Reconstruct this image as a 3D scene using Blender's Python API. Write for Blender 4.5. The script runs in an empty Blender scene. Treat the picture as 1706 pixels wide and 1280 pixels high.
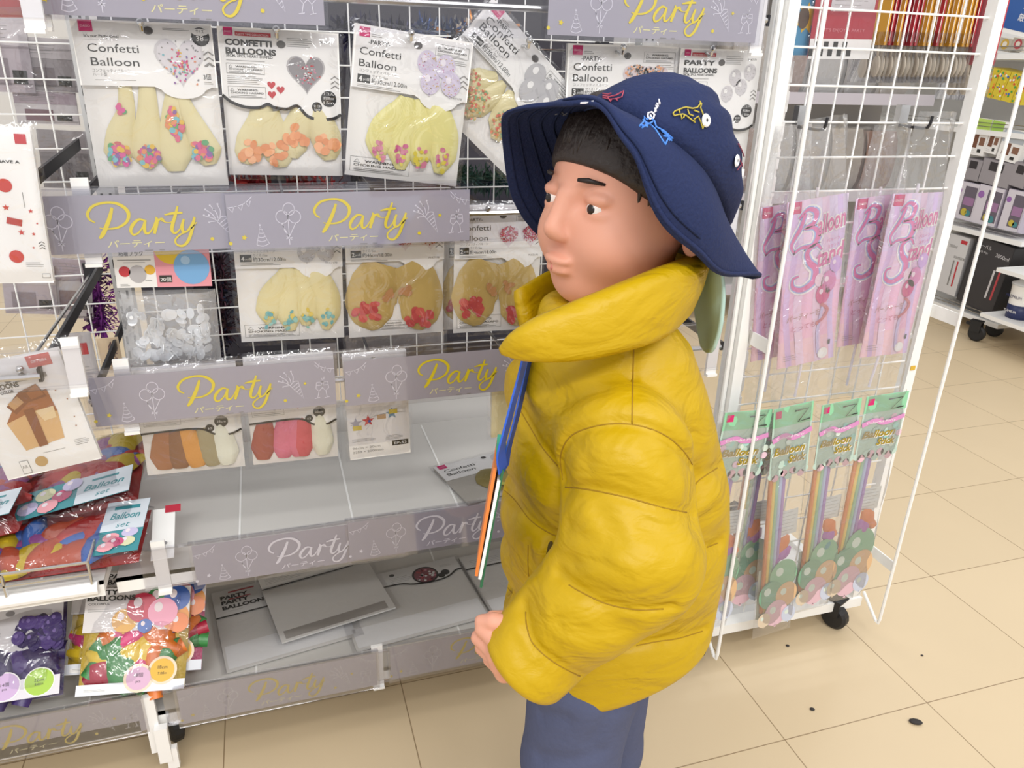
import bpy, bmesh, math, random
import numpy as np
from mathutils import Vector, Matrix, noise
from mathutils.bvhtree import BVHTree

S = bpy.context.scene
COL = S.collection
R = math.radians
rnd = random.Random(7)

# ---------------------------------------------------------------- camera
EYE = 1.045
FPX, CX, CY = 1281.0, 853.0, 640.0
def cam_axes(yaw=17.98, pitch=22.8, roll=1.72):
    y, p, r = R(yaw), R(pitch), R(roll)
    fw = Vector((math.sin(y)*math.cos(p), math.cos(y)*math.cos(p), -math.sin(p)))
    rt = Vector((math.cos(y), -math.sin(y), 0)); up = rt.cross(fw)
    return rt*math.cos(r)+up*math.sin(r), up*math.cos(r)-rt*math.sin(r), fw
CR, CU, CF = cam_axes()
cd = bpy.data.cameras.new('camera'); cam = bpy.data.objects.new('camera', cd); COL.objects.link(cam)
cd.sensor_fit = 'HORIZONTAL'; cd.sensor_width = 36; cd.lens = FPX/1706*36; cd.clip_start = .02; cd.clip_end = 60
cam.matrix_world = Matrix(((CR.x, CU.x, -CF.x, 0), (CR.y, CU.y, -CF.y, 0), (CR.z, CU.z, -CF.z, EYE), (0, 0, 0, 1)))
S.camera = cam
def ray(px, py): return CR*((px-CX)/FPX) - CU*((py-CY)/FPX) + CF
def at(px, py, Y):                      # point of the photograph on the plane y = Y
    d = ray(px, py); return d*(Y/d.y) + Vector((0, 0, EYE))
def onz(px, py, Z):                     # point of the photograph on the level z = Z
    d = ray(px, py); return d*((Z-EYE)/d.z) + Vector((0, 0, EYE))

# ---------------------------------------------------------------- light and exposure
S.view_settings.view_transform = 'Standard'; S.view_settings.look = 'None'
S.view_settings.gamma = 1; S.view_settings.use_curve_mapping = False
S.view_settings.exposure = 0.08
S.cycles.transparent_max_bounces = 24
w_ = bpy.data.worlds.new('store_light'); S.world = w_; w_.use_nodes = True
bg = w_.node_tree.nodes['Background']; bg.inputs[0].default_value = (1.0, .99, .985, 1); bg.inputs[1].default_value = WORLD_STRENGTH = 0.86
def area_light(name, loc, sx, sy, power, rot=(0, 0, 0)):
    l = bpy.data.lights.new(name, 'AREA'); l.shape = 'RECTANGLE'; l.size = sx; l.size_y = sy; l.energy = power
    l.color = (1, .985, .96)
    o = bpy.data.objects.new(name, l); COL.objects.link(o); o.location = loc; o.rotation_euler = rot
    return o
for x, y, e in ((-.6, -1.5, 26), (.9, -1.5, 26), (-.6, -.3, 9), (1.2, -.3, 9), (2.9, .6, 9), (.3, 2.6, 9), (2.6, 2.6, 9)):
    area_light('ceiling_tube_light', (x, y, 2.6), 1.2, .16, e, (R(35) if y < -1 else 0, 0, 0))

# ---------------------------------------------------------------- materials
_m = {}
def lin(c): c /= 255; return c/12.92 if c <= .04045 else ((c+.055)/1.055)**2.4
def rgb(h): h = h.lstrip('#'); return tuple(lin(int(h[i:i+2], 16)) for i in (0, 2, 4)) + (1,)
def paint(hexc, rough=.5, metal=0, spec=.5, bump=0, bscale=60, vary=0, sheen=0, coat=0):
    k = (hexc, rough, metal, spec, bump, bscale, vary, sheen, coat)
    if k in _m: return _m[k]
    m = bpy.data.materials.new('paint_' + hexc.lstrip('#')); m.use_nodes = True
    nt = m.node_tree; b = nt.nodes['Principled BSDF']
    b.inputs['Base Color'].default_value = rgb(hexc); b.inputs['Roughness'].default_value = rough
    b.inputs['Metallic'].default_value = metal; b.inputs['Specular IOR Level'].default_value = spec
    if sheen: b.inputs['Sheen Weight'].default_value = sheen
    if coat: b.inputs['Coat Weight'].default_value = coat
    if bump or vary:
        tc = nt.nodes.new('ShaderNodeTexCoord'); nz = nt.nodes.new('ShaderNodeTexNoise')
        nz.inputs['Scale'].default_value = bscale; nz.inputs['Detail'].default_value = 4
        nt.links.new(tc.outputs['Object'], nz.inputs['Vector'])
        if bump:
            bp = nt.nodes.new('ShaderNodeBump'); bp.inputs['Strength'].default_value = bump; bp.inputs['Distance'].default_value = .004
            nt.links.new(nz.outputs['Fac'], bp.inputs['Height']); nt.links.new(bp.outputs[0], b.inputs['Normal'])
        if vary:
            hs = nt.nodes.new('ShaderNodeHueSaturation'); hs.inputs['Color'].default_value = rgb(hexc)
            mr = nt.nodes.new('ShaderNodeMapRange'); mr.inputs[3].default_value = 1-vary; mr.inputs[4].default_value = 1+vary
            nt.links.new(nz.outputs['Fac'], mr.inputs[0]); nt.links.new(mr.outputs[0], hs.inputs['Value'])
            nt.links.new(hs.outputs[0], b.inputs['Base Color'])
    _m[k] = m; return m
def film(name='clear_film', tint='#fdfdfe', lo=.05, hi=.45, rough=.1, bump=.5, bscale=18, haze=0.0):
    if name in _m: return _m[name]
    m = bpy.data.materials.new(name); m.use_nodes = True; nt = m.node_tree
    nt.nodes.remove(nt.nodes['Principled BSDF']); out = nt.nodes['Material Output']
    tr = nt.nodes.new('ShaderNodeBsdfTransparent'); tr.inputs[0].default_value = rgb(tint)
    gl = nt.nodes.new('ShaderNodeBsdfGlossy'); gl.inputs['Roughness'].default_value = rough
    lw = nt.nodes.new('ShaderNodeLayerWeight'); lw.inputs[0].default_value = .35
    mr = nt.nodes.new('ShaderNodeMapRange'); mr.inputs[3].default_value = lo; mr.inputs[4].default_value = hi
    mx = nt.nodes.new('ShaderNodeMixShader')
    nt.links.new(lw.outputs['Fresnel'], mr.inputs[0]); nt.links.new(mr.outputs[0], mx.inputs[0])
    nt.links.new(gl.outputs[0], mx.inputs[2])
    if haze:
        df = nt.nodes.new('ShaderNodeBsdfDiffuse'); df.inputs[0].default_value = rgb('#f2f2f4')
        m2 = nt.nodes.new('ShaderNodeMixShader'); m2.inputs[0].default_value = haze
        nt.links.new(tr.outputs[0], m2.inputs[1]); nt.links.new(df.outputs[0], m2.inputs[2]); nt.links.new(m2.outputs[0], mx.inputs[1])
    else: nt.links.new(tr.outputs[0], mx.inputs[1])
    if bump:
        tc = nt.nodes.new('ShaderNodeTexCoord'); nz = nt.nodes.new('ShaderNodeTexNoise'); nz.inputs['Scale'].default_value = bscale
        nz.inputs['Detail'].default_value = 3; nz.inputs['Distortion'].default_value = 1.5
        bp = nt.nodes.new('ShaderNodeBump'); bp.inputs['Strength'].default_value = bump; bp.inputs['Distance'].default_value = .01
        nt.links.new(tc.outputs['Object'], nz.inputs['Vector']); nt.links.new(nz.outputs['Fac'], bp.inputs['Height'])
        nt.links.new(bp.outputs[0], gl.inputs['Normal'])
    nt.links.new(mx.outputs[0], out.inputs[0]); _m[name] = m; return m
FILM = film(lo=.07, hi=.5, bump=.8); PLATE = film('clear_plate', '#fbfbfd', .04, .4, .06, 0)
BAGFILM = film('bag_film', '#fcfcfd', .10, .65, .10, 1.0, 26, .10)
WHITE = paint('#f1f0ee', .45); STEEL = paint('#f3f3f1', .35); GREYST = paint('#b9b9b8', .4)
CHROME = paint('#c9c9c9', .22, 1); DARKST = paint('#35353a', .4, .6); BLACK = paint('#1c1c1e', .5)
INK = paint('#33322f', .6); INKG = paint('#8d8b88', .6); PINK = paint('#d0206f', .5); RED = paint('#c23a42', .5)

# ---------------------------------------------------------------- mesh builder
_txt = {}
def glyphs(s, shear=0, bold=0):
    k = (s, shear, bold)
    if k not in _txt:
        c = bpy.data.curves.new('lettering', 'FONT'); c.body = s; c.size = 1; c.shear = shear; c.offset = bold
        c.resolution_u = 3
        o = bpy.data.objects.new('lettering', c); m = o.to_mesh()
        v = [tuple(x.co) for x in m.vertices]; f = [tuple(p.vertices) for p in m.polygons]
        o.to_mesh_clear(); bpy.data.objects.remove(o); bpy.data.curves.remove(c)
        _txt[k] = (v, f)
    return _txt[k]
def spline(pts, n=8, closed=False):
    P = [np.array(p, float) for p in pts]; N = len(P); out = []
    rng = range(N) if closed else range(N-1)
    for i in rng:
        a = P[(i-1) % N] if closed or i > 0 else 2*P[0]-P[1]
        b, c = P[i], P[(i+1) % N]
        d = P[(i+2) % N] if closed or i+2 < N else 2*P[-1]-P[-2]
        for k in range(n):
            t = k/n
            out.append(.5*((2*b)+(-a+c)*t+(2*a-5*b+4*c-d)*t*t+(-a+3*b-3*c+d)*t**3))
    if not closed: out.append(P[-1])
    return out
class MB:
    def __init__(s): s.v = []; s.f = []; s.mi = []; s.ms = []
    def m(s, mat):
        if mat not in s.ms: s.ms.append(mat)
        return s.ms.index(mat)
    def add(s, vs, fs, mat):
        o = len(s.v); s.v += [tuple(x) for x in vs]; k = s.m(mat)
        for f in fs: s.f.append(tuple(i+o for i in f)); s.mi.append(k)
    def box(s, lo, hi, mat):
        x0, y0, z0 = lo; x1, y1, z1 = hi
        s.add([(x0,y0,z0),(x1,y0,z0),(x1,y1,z0),(x0,y1,z0),(x0,y0,z1),(x1,y0,z1),(x1,y1,z1),(x0,y1,z1)],
              [(0,3,2,1),(4,5,6,7),(0,1,5,4),(1,2,6,5),(2,3,7,6),(3,0,4,7)], mat)
    def obox(s, a, b, w, t, mat, up=(0, 0, 1)):      # bar from a to b, w wide along up, t thick
        a, b = Vector(a), Vector(b); d = (b-a).normalized(); u = Vector(up); u = (u-d*u.dot(d)).normalized(); n = d.cross(u)
        vs = [p+u*(sw*w/2)+n*(sn*t/2) for p in (a, b) for sw, sn in ((-1,-1),(1,-1),(1,1),(-1,1))]
        s.add(vs, [(0,1,2,3),(7,6,5,4),(0,4,5,1),(1,5,6,2),(2,6,7,3),(3,7,4,0)], mat)
    def tube(s, pts, r, mat, n=8, closed=False):
        P = [Vector(p) for p in pts]; N = len(P); rs = r if isinstance(r, (list, tuple)) else [r]*N
        vs = []; prev = None
        for i, p in enumerate(P):
            d = (P[(i+1) % N]-P[i-1]) if closed else (P[min(i+1, N-1)]-P[max(i-1, 0)])
            d.normalize()
            u = prev if prev else (Vector((0, 0, 1)) if abs(d.z) < .9 else Vector((1, 0, 0)))
            u = (u-d*u.dot(d)).normalized(); prev = u; w = d.cross(u)
            vs += [p+(u*math.cos(2*math.pi*k/n)+w*math.sin(2*math.pi*k/n))*rs[i] for k in range(n)]
        fs = []
        for i in range(N if closed else N-1):
            j = (i+1) % N
            fs += [(i*n+k, i*n+(k+1) % n, j*n+(k+1) % n, j*n+k) for k in range(n)]
        if not closed: fs += [tuple(range(n-1, -1, -1)), tuple((N-1)*n+k for k in range(n))]
        s.add(vs, fs, mat)
    def rev(s, prof, c, mat, n=24, axis='z', sx=1, sy=1):     # prof: (radius, height)
        vs = []; N = len(prof)
        for r, h in prof:
            for k in range(n):
                a = 2*math.pi*k/n; p = (r*math.cos(a)*sx, r*math.sin(a)*sy, h)
                if axis == 'y': p = (p[0], p[2], p[1])
                if axis == 'x': p = (p[2], p[0], p[1])
                vs.append((c[0]+p[0], c[1]+p[1], c[2]+p[2]))
        fs = [(i*n+k, i*n+(k+1) % n, (i+1)*n+(k+1) % n, (i+1)*n+k) for i in range(N-1) for k in range(n)]
        fs += [tuple(range(n-1, -1, -1)), tuple((N-1)*n+k for k in range(n))]
        s.add(vs, fs, mat)
    def grid(s, fn, nu, nv, mat, closed_u=False):
        vs = [fn(i/nu if closed_u else i/(nu-1), j/(nv-1)) for j in range(nv) for i in range(nu)]
        fs = [(j*nu+i, j*nu+(i+1) % nu, (j+1)*nu+(i+1) % nu, (j+1)*nu+i) for j in range(nv-1) for i in range(nu if closed_u else nu-1)]
        s.add(vs, fs, mat)
    def sphere(s, c, r, mat, n=12, m=8):
        r = r if isinstance(r, (tuple, list)) else (r, r, r)
        s.grid(lambda u, v: (c[0]+r[0]*math.sin(math.pi*v)*math.cos(2*math.pi*u), c[1]+r[1]*math.sin(math.pi*v)*math.sin(2*math.pi*u), c[2]+r[2]*math.cos(math.pi*v)), n, m+1, mat, True)
    # ---- things printed on a card: local x right, z up, seen from -y
    def poly(s, pts, y, mat): s.add([(p[0], y, p[1]) for p in pts], [tuple(range(len(pts)))], mat)
    def rect(s, x0, z0, x1, z1, y, mat): s.poly([(x0, z0), (x1, z0), (x1, z1), (x0, z1)], y, mat)
    def disc(s, x, z, rx, y, mat, rz=None, n=20, rot=0):
        rz = rz or rx; c, q = math.cos(rot), math.sin(rot)
        s.poly([(x+rx*math.cos(a)*c-rz*math.sin(a)*q, z+rx*math.cos(a)*q+rz*math.sin(a)*c) for a in (2*math.pi*k/n for k in range(n))], y, mat)
    def stroke(s, pts, wd, y, mat, n=6, closed=False, smooth=True):
        P = spline([(p[0], p[1]) for p in pts], n, closed) if smooth and len(pts) > 2 else [np.array(p[:2], float) for p in pts]
        if closed: P = P + [P[0]]
        N = len(P); W = wd if isinstance(wd, (list, tuple)) else [wd, wd]
        ws = np.interp(np.linspace(0, 1, N), np.linspace(0, 1, len(W)), W)
        vs = []
        for i in range(N):
            d = P[min(i+1, N-1)]-P[max(i-1, 0)]; L = math.hypot(*d) or 1; q = np.array((-d[1], d[0]))/L*ws[i]/2
            vs += [(P[i][0]+q[0], y, P[i][1]+q[1]), (P[i][0]-q[0], y, P[i][1]-q[1])]
        s.add(vs, [(2*i, 2*i+1, 2*i+3, 2*i+2) for i in range(N-1)], mat)
    def heart(s, x, z, r, y, mat):
        pts = []
        for k in range(28):
            t = 2*math.pi*k/28
            pts.append((x+r*(16*math.sin(t)**3)/16, z+r*(13*math.cos(t)-5*math.cos(2*t)-2*math.cos(3*t)-math.cos(4*t))/15))
        c = (x, y, z); vs = [c]+[(p[0], y, p[1]) for p in pts]
        s.add(vs, [(0, 1+k, 1+(k+1) % 28) for k in range(28)], mat)
    def star(s, x, z, r, y, mat, n=5, inner=.42, rot=0):
        pts = [(x+(r if k % 2 == 0 else r*inner)*math.sin(math.pi*k/n+rot), z+(r if k % 2 == 0 else r*inner)*math.cos(math.pi*k/n+rot)) for k in range(2*n)]
        s.add([(x, y, z)]+[(p[0], y, p[1]) for p in pts], [(0, 1+k, 1+(k+1) % (2*n)) for k in range(2*n)], mat)
    def text(s, t, x, z, size, y, mat, width=None, shear=0, bold=0, align='l', rot=0):
        v, f = glyphs(t, shear, bold)
        if not v: return
        x1 = max(a[0] for a in v); x0 = min(a[0] for a in v)
        sx = width/(x1-x0) if width else size
        off = {'l': -x0*sx, 'c': -(x0+x1)/2*sx, 'r': -x1*sx}[align]; c, q = math.cos(rot), math.sin(rot)
        s.add([(x+(a[0]*sx+off)*c-a[1]*size*q, y, z+(a[0]*sx+off)*q+a[1]*size*c) for a in v], f, mat)
    def build(s, name, parent=None, smooth=False, loc=None):
        me = bpy.data.meshes.new(name); me.from_pydata(s.v, [], s.f)
        for mm in s.ms: me.materials.append(mm)
        me.polygons.foreach_set('material_index', s.mi)
        if smooth: me.polygons.foreach_set('use_smooth', [True]*len(s.f))
        me.update()
        o = bpy.data.objects.new(name, me); COL.objects.link(o)
        if parent: o.parent = parent
        if loc is not None: o.location = loc
        return o
def tag(o, label=None, cat=None, group=None, kind=None):
    if label: o['label'] = label
    if cat: o['category'] = cat
    if group: o['group'] = group
    if kind: o['kind'] = kind
    return o
def thing(name, label, cat, mat=None, group=None):
    o = bpy.data.objects.new(name, None); COL.objects.link(o); o.empty_display_size = .02
    if mat is not None: o.matrix_world = mat if isinstance(mat, Matrix) else Matrix.Translation(mat)
    return tag(o, label, cat, group)
def plane3(TL, TR, BL):            # frame of a card from three of its corners: origin at the middle of its lower edge
    TL, TR, BL = Vector(TL), Vector(TR), Vector(BL)
    x = (TR-TL); w = x.length; x.normalize(); z = TL-BL; z = z-x*z.dot(x); h = z.length; z.normalize(); y = z.cross(x)
    o = TL-z*h+x*(w/2)
    return Matrix(((x.x, y.x, z.x, o.x), (x.y, y.y, z.y, o.y), (x.z, y.z, z.z, o.z), (0, 0, 0, 1))), w, h
def on_plane(TL, TR, BL, Y): return plane3(at(*TL, Y), at(*TR, Y), at(*BL, Y))
def on_level(TL, TR, BL, Z): return plane3(onz(*TL, Z), onz(*TR, Z), onz(*BL, Z))
# ---------------------------------------------------------------- floor and walls
def floor_material():
    m = bpy.data.materials.new('beige_floor_tiles'); m.use_nodes = True; nt = m.node_tree; b = nt.nodes['Principled BSDF']
    tc = nt.nodes.new('ShaderNodeTexCoord'); mp = nt.nodes.new('ShaderNodeMapping'); br = nt.nodes.new('ShaderNodeTexBrick')
    mp.inputs['Location'].default_value = (.445, -.175, 0)
    nt.links.new(tc.outputs['Object'], mp.inputs[0]); nt.links.new(mp.outputs[0], br.inputs['Vector'])
    br.offset = 0; br.squash = 1
    for k, v in (('Scale', 1), ('Mortar Size', .0011), ('Mortar Smooth', .3), ('Brick Width', .3), ('Row Height', .3), ('Bias', 0)): br.inputs[k].default_value = v
    br.inputs['Color1'].default_value = rgb('#d3bf9e'); br.inputs['Color2'].default_value = rgb('#d0bc9b'); br.inputs['Mortar'].default_value = rgb('#937d60')
    nz = nt.nodes.new('ShaderNodeTexNoise'); nz.inputs['Scale'].default_value = 3; nz.inputs['Detail'].default_value = 5
    nt.links.new(tc.outputs['Object'], nz.inputs['Vector'])
    mr = nt.nodes.new('ShaderNodeMapRange'); mr.inputs[3].default_value = .95; mr.inputs[4].default_value = 1.05
    nt.links.new(nz.outputs['Fac'], mr.inputs[0])
    hs = nt.nodes.new('ShaderNodeHueSaturation'); nt.links.new(br.outputs['Color'], hs.inputs['Color']); nt.links.new(mr.outputs[0], hs.inputs['Value'])
    nt.links.new(hs.outputs[0], b.inputs['Base Color']); b.inputs['Roughness'].default_value = .38; b.inputs['Specular IOR Level'].default_value = .4
    return m
f = MB(); f.add([(-2.5, -1.5, 0), (6.5, -1.5, 0), (6.5, 6, 0), (-2.5, 6, 0)], [(0, 1, 2, 3)], floor_material())
tag(f.build('floor'), kind='structure')
w = MB(); w.box((-2.5, 6, 0), (6.5, 6.1, 2.8), paint('#e9e7e4', .7)); tag(w.build('wall_back'), kind='structure')
w = MB(); w.box((6.5, -1.5, 0), (6.6, 6, 2.8), paint('#e9e7e4', .7)); tag(w.build('wall_right'), kind='structure')
for (px, py, r, sh) in ((1525, 1205, .0065, 1.8), (1353, 1183, .0035, 1.3), (1312, 1077, .003, 1.2), (1536, 1093, .0022, 1.2)):
    d = MB(); p = onz(px, py, 0)
    d.sphere((0, 0, r*.5), (r*sh, r, r*.55), paint('#2e2a2a', .7), 10, 6)
    o = d.build('floor_debris', loc=p); o.rotation_euler.z = -.5
    big = {1525: 'largest black scrap of litter lying on the beige floor tiles', 1353: 'small black crumb on the floor below the net stand', 1312: 'dark speck on the floor in front of the net stand caster', 1536: 'tiny speck on the floor out in the aisle'}[px]
    tag(o, big, 'litter')

# ---------------------------------------------------------------- the party sign strip
SIGNBG = paint('#aba7b1', .55); YEL = paint('#efd922', .5); YELP = paint('#efe9a8', .5); ICON = paint('#e9e7ee', .6); SIGNW = paint('#eceaf0', .5)
def draw_sign(b, w, h, yel, kat, icon, clip=None):
    X = lambda u: (u-.5)*w
    Z = lambda v: h*(1-v)
    b.box((-w/2, 0, 0), (w/2, .0006, h), SIGNBG)
    y = -.0004
    def q(zx, zy): return X((zx-135)/1315), Z((zy-66)/290)       # drawn over the photographed strip
    t = w*.0030
    # lettering
    cnt = [0]
    def let(pts, wd, n=6): cnt[0] += 1; b.stroke([q(580+(a-797)*.745, 100+(c-132)*.83) for a, c in pts], [k*w*1.2 for k in wd], y-.0002-.00006*cnt[0], yel, n)
    let([(958,165),(935,220),(905,275),(872,325),(848,350)], (.008,.012,.013,.013,.007))
    let([(838,252),(808,232),(803,195),(850,150),(940,134),(1010,150),(1052,195),(1035,250),(975,285),(905,292),(860,285)], (.004,.007,.009,.008,.007,.010,.012,.009,.007,.005,.003))
    let([(1146,246),(1112,240),(1072,268),(1050,305),(1062,332),(1095,322),(1130,285),(1150,246)], (.005,.008,.011,.008,.006,.005,.007))
    let([(1152,244),(1138,290),(1142,324),(1166,322),(1195,290),(1222,238)], (.008,.011,.009,.006,.004,.004))
    let([(1218,228),(1230,246),(1214,285),(1196,330)], (.004,.008,.011,.009))
    let([(1205,292),(1222,262),(1242,244),(1258,242),(1264,254)], (.003,.004,.006,.010,.011))
    let([(1264,254),(1285,262),(1312,262),(1338,238)], (.006,.0025,.0025,.003))
    let([(1370,165),(1345,225),(1318,285),(1314,318),(1332,330),(1362,308),(1396,250)], (.006,.010,.011,.009,.007,.004,.003))
    let([(1278,216),(1335,207),(1396,205)], (.004,.009,.006))
    let([(1398,244),(1380,292),(1386,324),(1412,318),(1446,276),(1470,234)], (.007,.011,.009,.006,.005,.006))
    let([(1470,234),(1448,300),(1412,375),(1372,410),(1334,404),(1324,374),(1362,340),(1430,310),(1480,266)], (.007,.010,.010,.008,.006,.006,.005,.004,.003))
    b.text('パーティー', q(648, 0)[0], q(0, 328)[1], h*.15, y, kat, width=w*.208, shear=.15, bold=.012)
    # drawings
    def ln(pts, k=1, closed=False, smooth=False, n=6): b.stroke([q(*p) for p in pts], t*k, y, icon, n, closed, smooth)
    def circ(cx, cy, rx, ry, k=1): b.stroke([q(cx+rx*math.cos(a), cy+ry*math.sin(a)) for a in (2*math.pi*i/18 for i in range(18))], t*k, y, icon, 1, True, False)
    for side in (0, 1):                                            # bunting
        if side == 0: arc = [(138,136),(190,128),(232,112),(268,80)]; fl = [(160,134),(205,124),(245,106)]
        else: arc = [(1338,74),(1372,108),(1412,122),(1448,126)]; fl = [(1352,90),(1385,114),(1420,124)]
        ln(arc, smooth=True)
        for (fx, fy) in fl: ln([(fx-14, fy+2), (fx+4, fy+26), (fx+14, fy-4)])
    ln([(270,335),(295,238),(335,330)]); ln([(270,335),(302,342),(335,330)], smooth=True); b.star(*q(295, 230), w*.006, y, icon)
    for k in range(4): ln([(277+k*4, 312-k*20), (300, 318-k*22), (328-k*7, 308-k*18)], smooth=True)
    circ(450, 150, 30, 33); circ(412, 190, 32, 34); circ(477, 190, 32, 34)
    ln([(443,184),(441,340)]); ln([(408,226),(438,292)]); ln([(480,226),(444,292)]); ln([(412,226),(420,262),(440,296)], smooth=True); ln([(425,308),(458,300)]); ln([(427,296),(455,312)])
    ln([(1190,212),(1262,302),(1236,186)], 1); ln([(1190,212),(1212,188),(1236,186)], smooth=True)
    for k in range(5): ln([(1200+k*12, 224+k*15), (1238+k*4, 196+k*20)])
    for a, c, e, g in ((1186,205,1130,180),(1196,196,1165,130),(1206,190,1200,125),(1190,208,1150,212),(1182,196,1140,150)): ln([(a, c), ((a+e)/2+8, (c+g)/2), (e, g)], smooth=True)
    for a, c in ((1128,178),(1163,128),(1201,122),(1150,215),(1138,148),(1178,150),(1152,178)): b.disc(*q(a, c), w*.004, y, icon, n=8)
    for ox, tilt in ((1356, 8), (1396, -8)):
        ln([(ox-22+tilt, 205), (ox-20, 245), (ox-4, 262), (ox+14, 245), (ox+18+tilt, 205), (ox-22+tilt, 205)]); ln([(ox-4, 262), (ox-6-tilt, 305)]); ln([(ox-22-tilt, 308), (ox+8-tilt, 303)]); ln([(ox-20+tilt*.6, 225), (ox+16+tilt*.6, 225)])
    ln([(1372,180),(1376,192)]); ln([(1388,172),(1384,190)])
    for a, c, r in ((210,293,.012),(1275,205,.009)): b.star(*q(a, c), w*r, y-.0002, yel if yel is not SIGNW else icon, 5, .5, .3)
    for a, c in ((98+40, 322), (1155, 302)): b.disc(*q(a, c), w*.0075, y-.0002, yel if yel is not SIGNW else icon, n=12)
    b.rect(*q(820, 352), *q(860, 347), y, INKG); b.rect(*q(890, 352), *q(915, 347), y, INKG)
def sign(x, z, Y, label, yel=YEL, kat=YELP, icon=ICON, w=.297, h=.066, lean=0.0, tilt=0.0):
    m = Matrix.Translation((x+w/2, Y, z)) @ Matrix.Rotation(lean, 4, 'X') @ Matrix.Rotation(tilt, 4, 'Y')
    t = thing('shelf_sign', label, 'sign', m, 'party signs along the shelves')
    b = MB(); draw_sign(b, w, h, yel, kat, icon); b.build('printed_strip', t)
    p = MB(); p.box((-w/2-.004, -.0035, -.004), (w/2+.004, -.0025, h+.006), PLATE); p.box((-w/2-.004, -.0035, h+.006), (w/2+.004, .003, h+.0075), PLATE)
    p.build('clear_cover', t)
    return t
YS = .985
sign(-.214, 1.076, YS, 'grey party sign cut by the top of the photo above the heart confetti pack')
sign(.352, 1.076, YS, 'grey party sign on the top rail above the blue bucket hat')
sign(-.295, .826, YS-.004, 'grey party sign at the outer end of the second rail, under the heart confetti pack')
sign(-.045, .825, YS-.008, 'grey party sign on the second rail, its end beside the face of the child')
sign(-.229, .605, YS, 'grey party sign on the third rail above the tan balloon pack')
sign(.081, .600, YS, 'grey party sign on the third rail just behind the chest of the yellow jacket')
sign(-.1417, .345, YS-.002, 'grey party sign with white lettering, outer one on the empty shelf edge', SIGNW, SIGNW)
sign(.072, .350, YS-.006, 'grey party sign with white lettering behind the ID card of the child', SIGNW, SIGNW)
YEL2 = paint('#cdb53c', .5); YELP2 = paint('#d8cfa0', .5); ICON2 = paint('#c9c6cd', .6)
sign(-.194, .095, YS, 'dull yellow lettered party sign on the lowest edge under the flat grey packs', YEL2, YELP2, ICON2)
sign(.126, .100, YS, 'grey party sign on the lowest shelf edge, half hidden by the hand of the child', YEL2, YELP2, ICON2)
sign(-.540, .098, YS, 'grey party sign on the lowest shelf edge under the purple balloon bag', YEL2, YELP2, ICON2)
# ---------------------------------------------------------------- the shelving
BACK = 1.38
def caster(parent, x, y, r=.032, w=.022, rot=.4):
    c = MB()
    c.rev([(.004, -w/2), (r*.8, -w/2), (r, -w*.3), (r, w*.3), (r*.8, w/2), (.004, w/2)], (0, 0, 0), BLACK, 18, 'x')
    c.box((-w*.75, -.012, r*.2), (-w*.6, .03, r*1.5), BLACK); c.box((w*.6, -.012, r*.2), (w*.75, .03, r*1.5), BLACK)
    c.box((-w*.75, -.014, r*1.45), (w*.75, .034, r*1.6), BLACK); c.box((-.006, .028, r*.9), (.006, .05, r*1.2), BLACK)
    o = c.build('caster', parent, loc=(x, y, r)); o.rotation_euler.z = rot
    for p in o.data.polygons: p.use_smooth = False
    return o
def upright(parent, x, y, z0, z1, w=.026, d=.03, mat=GREYST):
    b = MB(); b.box((x-w/2, y-d/2, z0), (x+w/2, y+d/2, z1), mat)
    z = z0+.02
    while z < z1-.02:
        for s in (-1, 1): b.rect(x+s*.006-.0018, z, x+s*.006+.0018, z+.014, y-d/2-.0004, BLACK)
        z += .026
    return b.build('upright', parent)
def wire_grid(name, parent, x0, x1, z0, z1, y, step, r, mat, ph=(0, 0)):
    b = MB(); n = 5
    x = x0+ph[0]
    while x <= x1+1e-6: b.tube([(x, y, z0), (x, y, z1)], r, mat, n); x += step
    z = z0+ph[1]
    while z <= z1+1e-6: b.tube([(x0, y-r*1.6, z), (x1, y-r*1.6, z)], r, mat, n); z += step
    return b.build(name, parent)
SHELF = paint('#cfcdc9', .35, 0, .5); PANEL = paint('#cfcdca', .45)
def gondola(name, label, x0, x1, shelves, grid_z0, posts):
    g = thing(name, label, 'shelf', Vector(((x0+x1)/2, 1.2, 0))); ox = (x0+x1)/2
    L = lambda p: (p[0]-ox, p[1]-1.2, p[2])
    for x in posts: upright(g, x-ox, BACK-.02-1.2, .05, 1.75)
    wire_grid('back_grid', g, x0-ox, x1-ox, grid_z0, 1.75, BACK+.012-1.2, .05, .0013, STEEL)
    b = MB(); b.box(L((x0, BACK, .04)), L((x1, BACK+.006, grid_z0)), PANEL); b.build('back_panel', g)
    for (z, yf) in shelves:
        b = MB()
        b.box(L((x0, yf, z-.004)), L((x1, BACK, z)), SHELF)
        b.box(L((x0, yf, z-.022)), L((x1, yf+.004, z)), STEEL)
        for sx in (x0+.002, x1-.004): b.box(L((sx, yf+.004, z-.022)), L((sx+.002, BACK, z-.004)), STEEL)
        k = x0+.16
        while k < x1-.05: b.box(L((k, yf+.02, z)), L((k+.003, BACK-.01, z+.0012)), STEEL); k += .17
        b.build('shelf_board', g)
    return g, L
gm, L = gondola('shelf_gondola', 'white wheeled shelving bay holding the party balloons behind the child', -.245, .688, ((.368, .993), (.118, .993)), .43, (-.235, .672))
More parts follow.
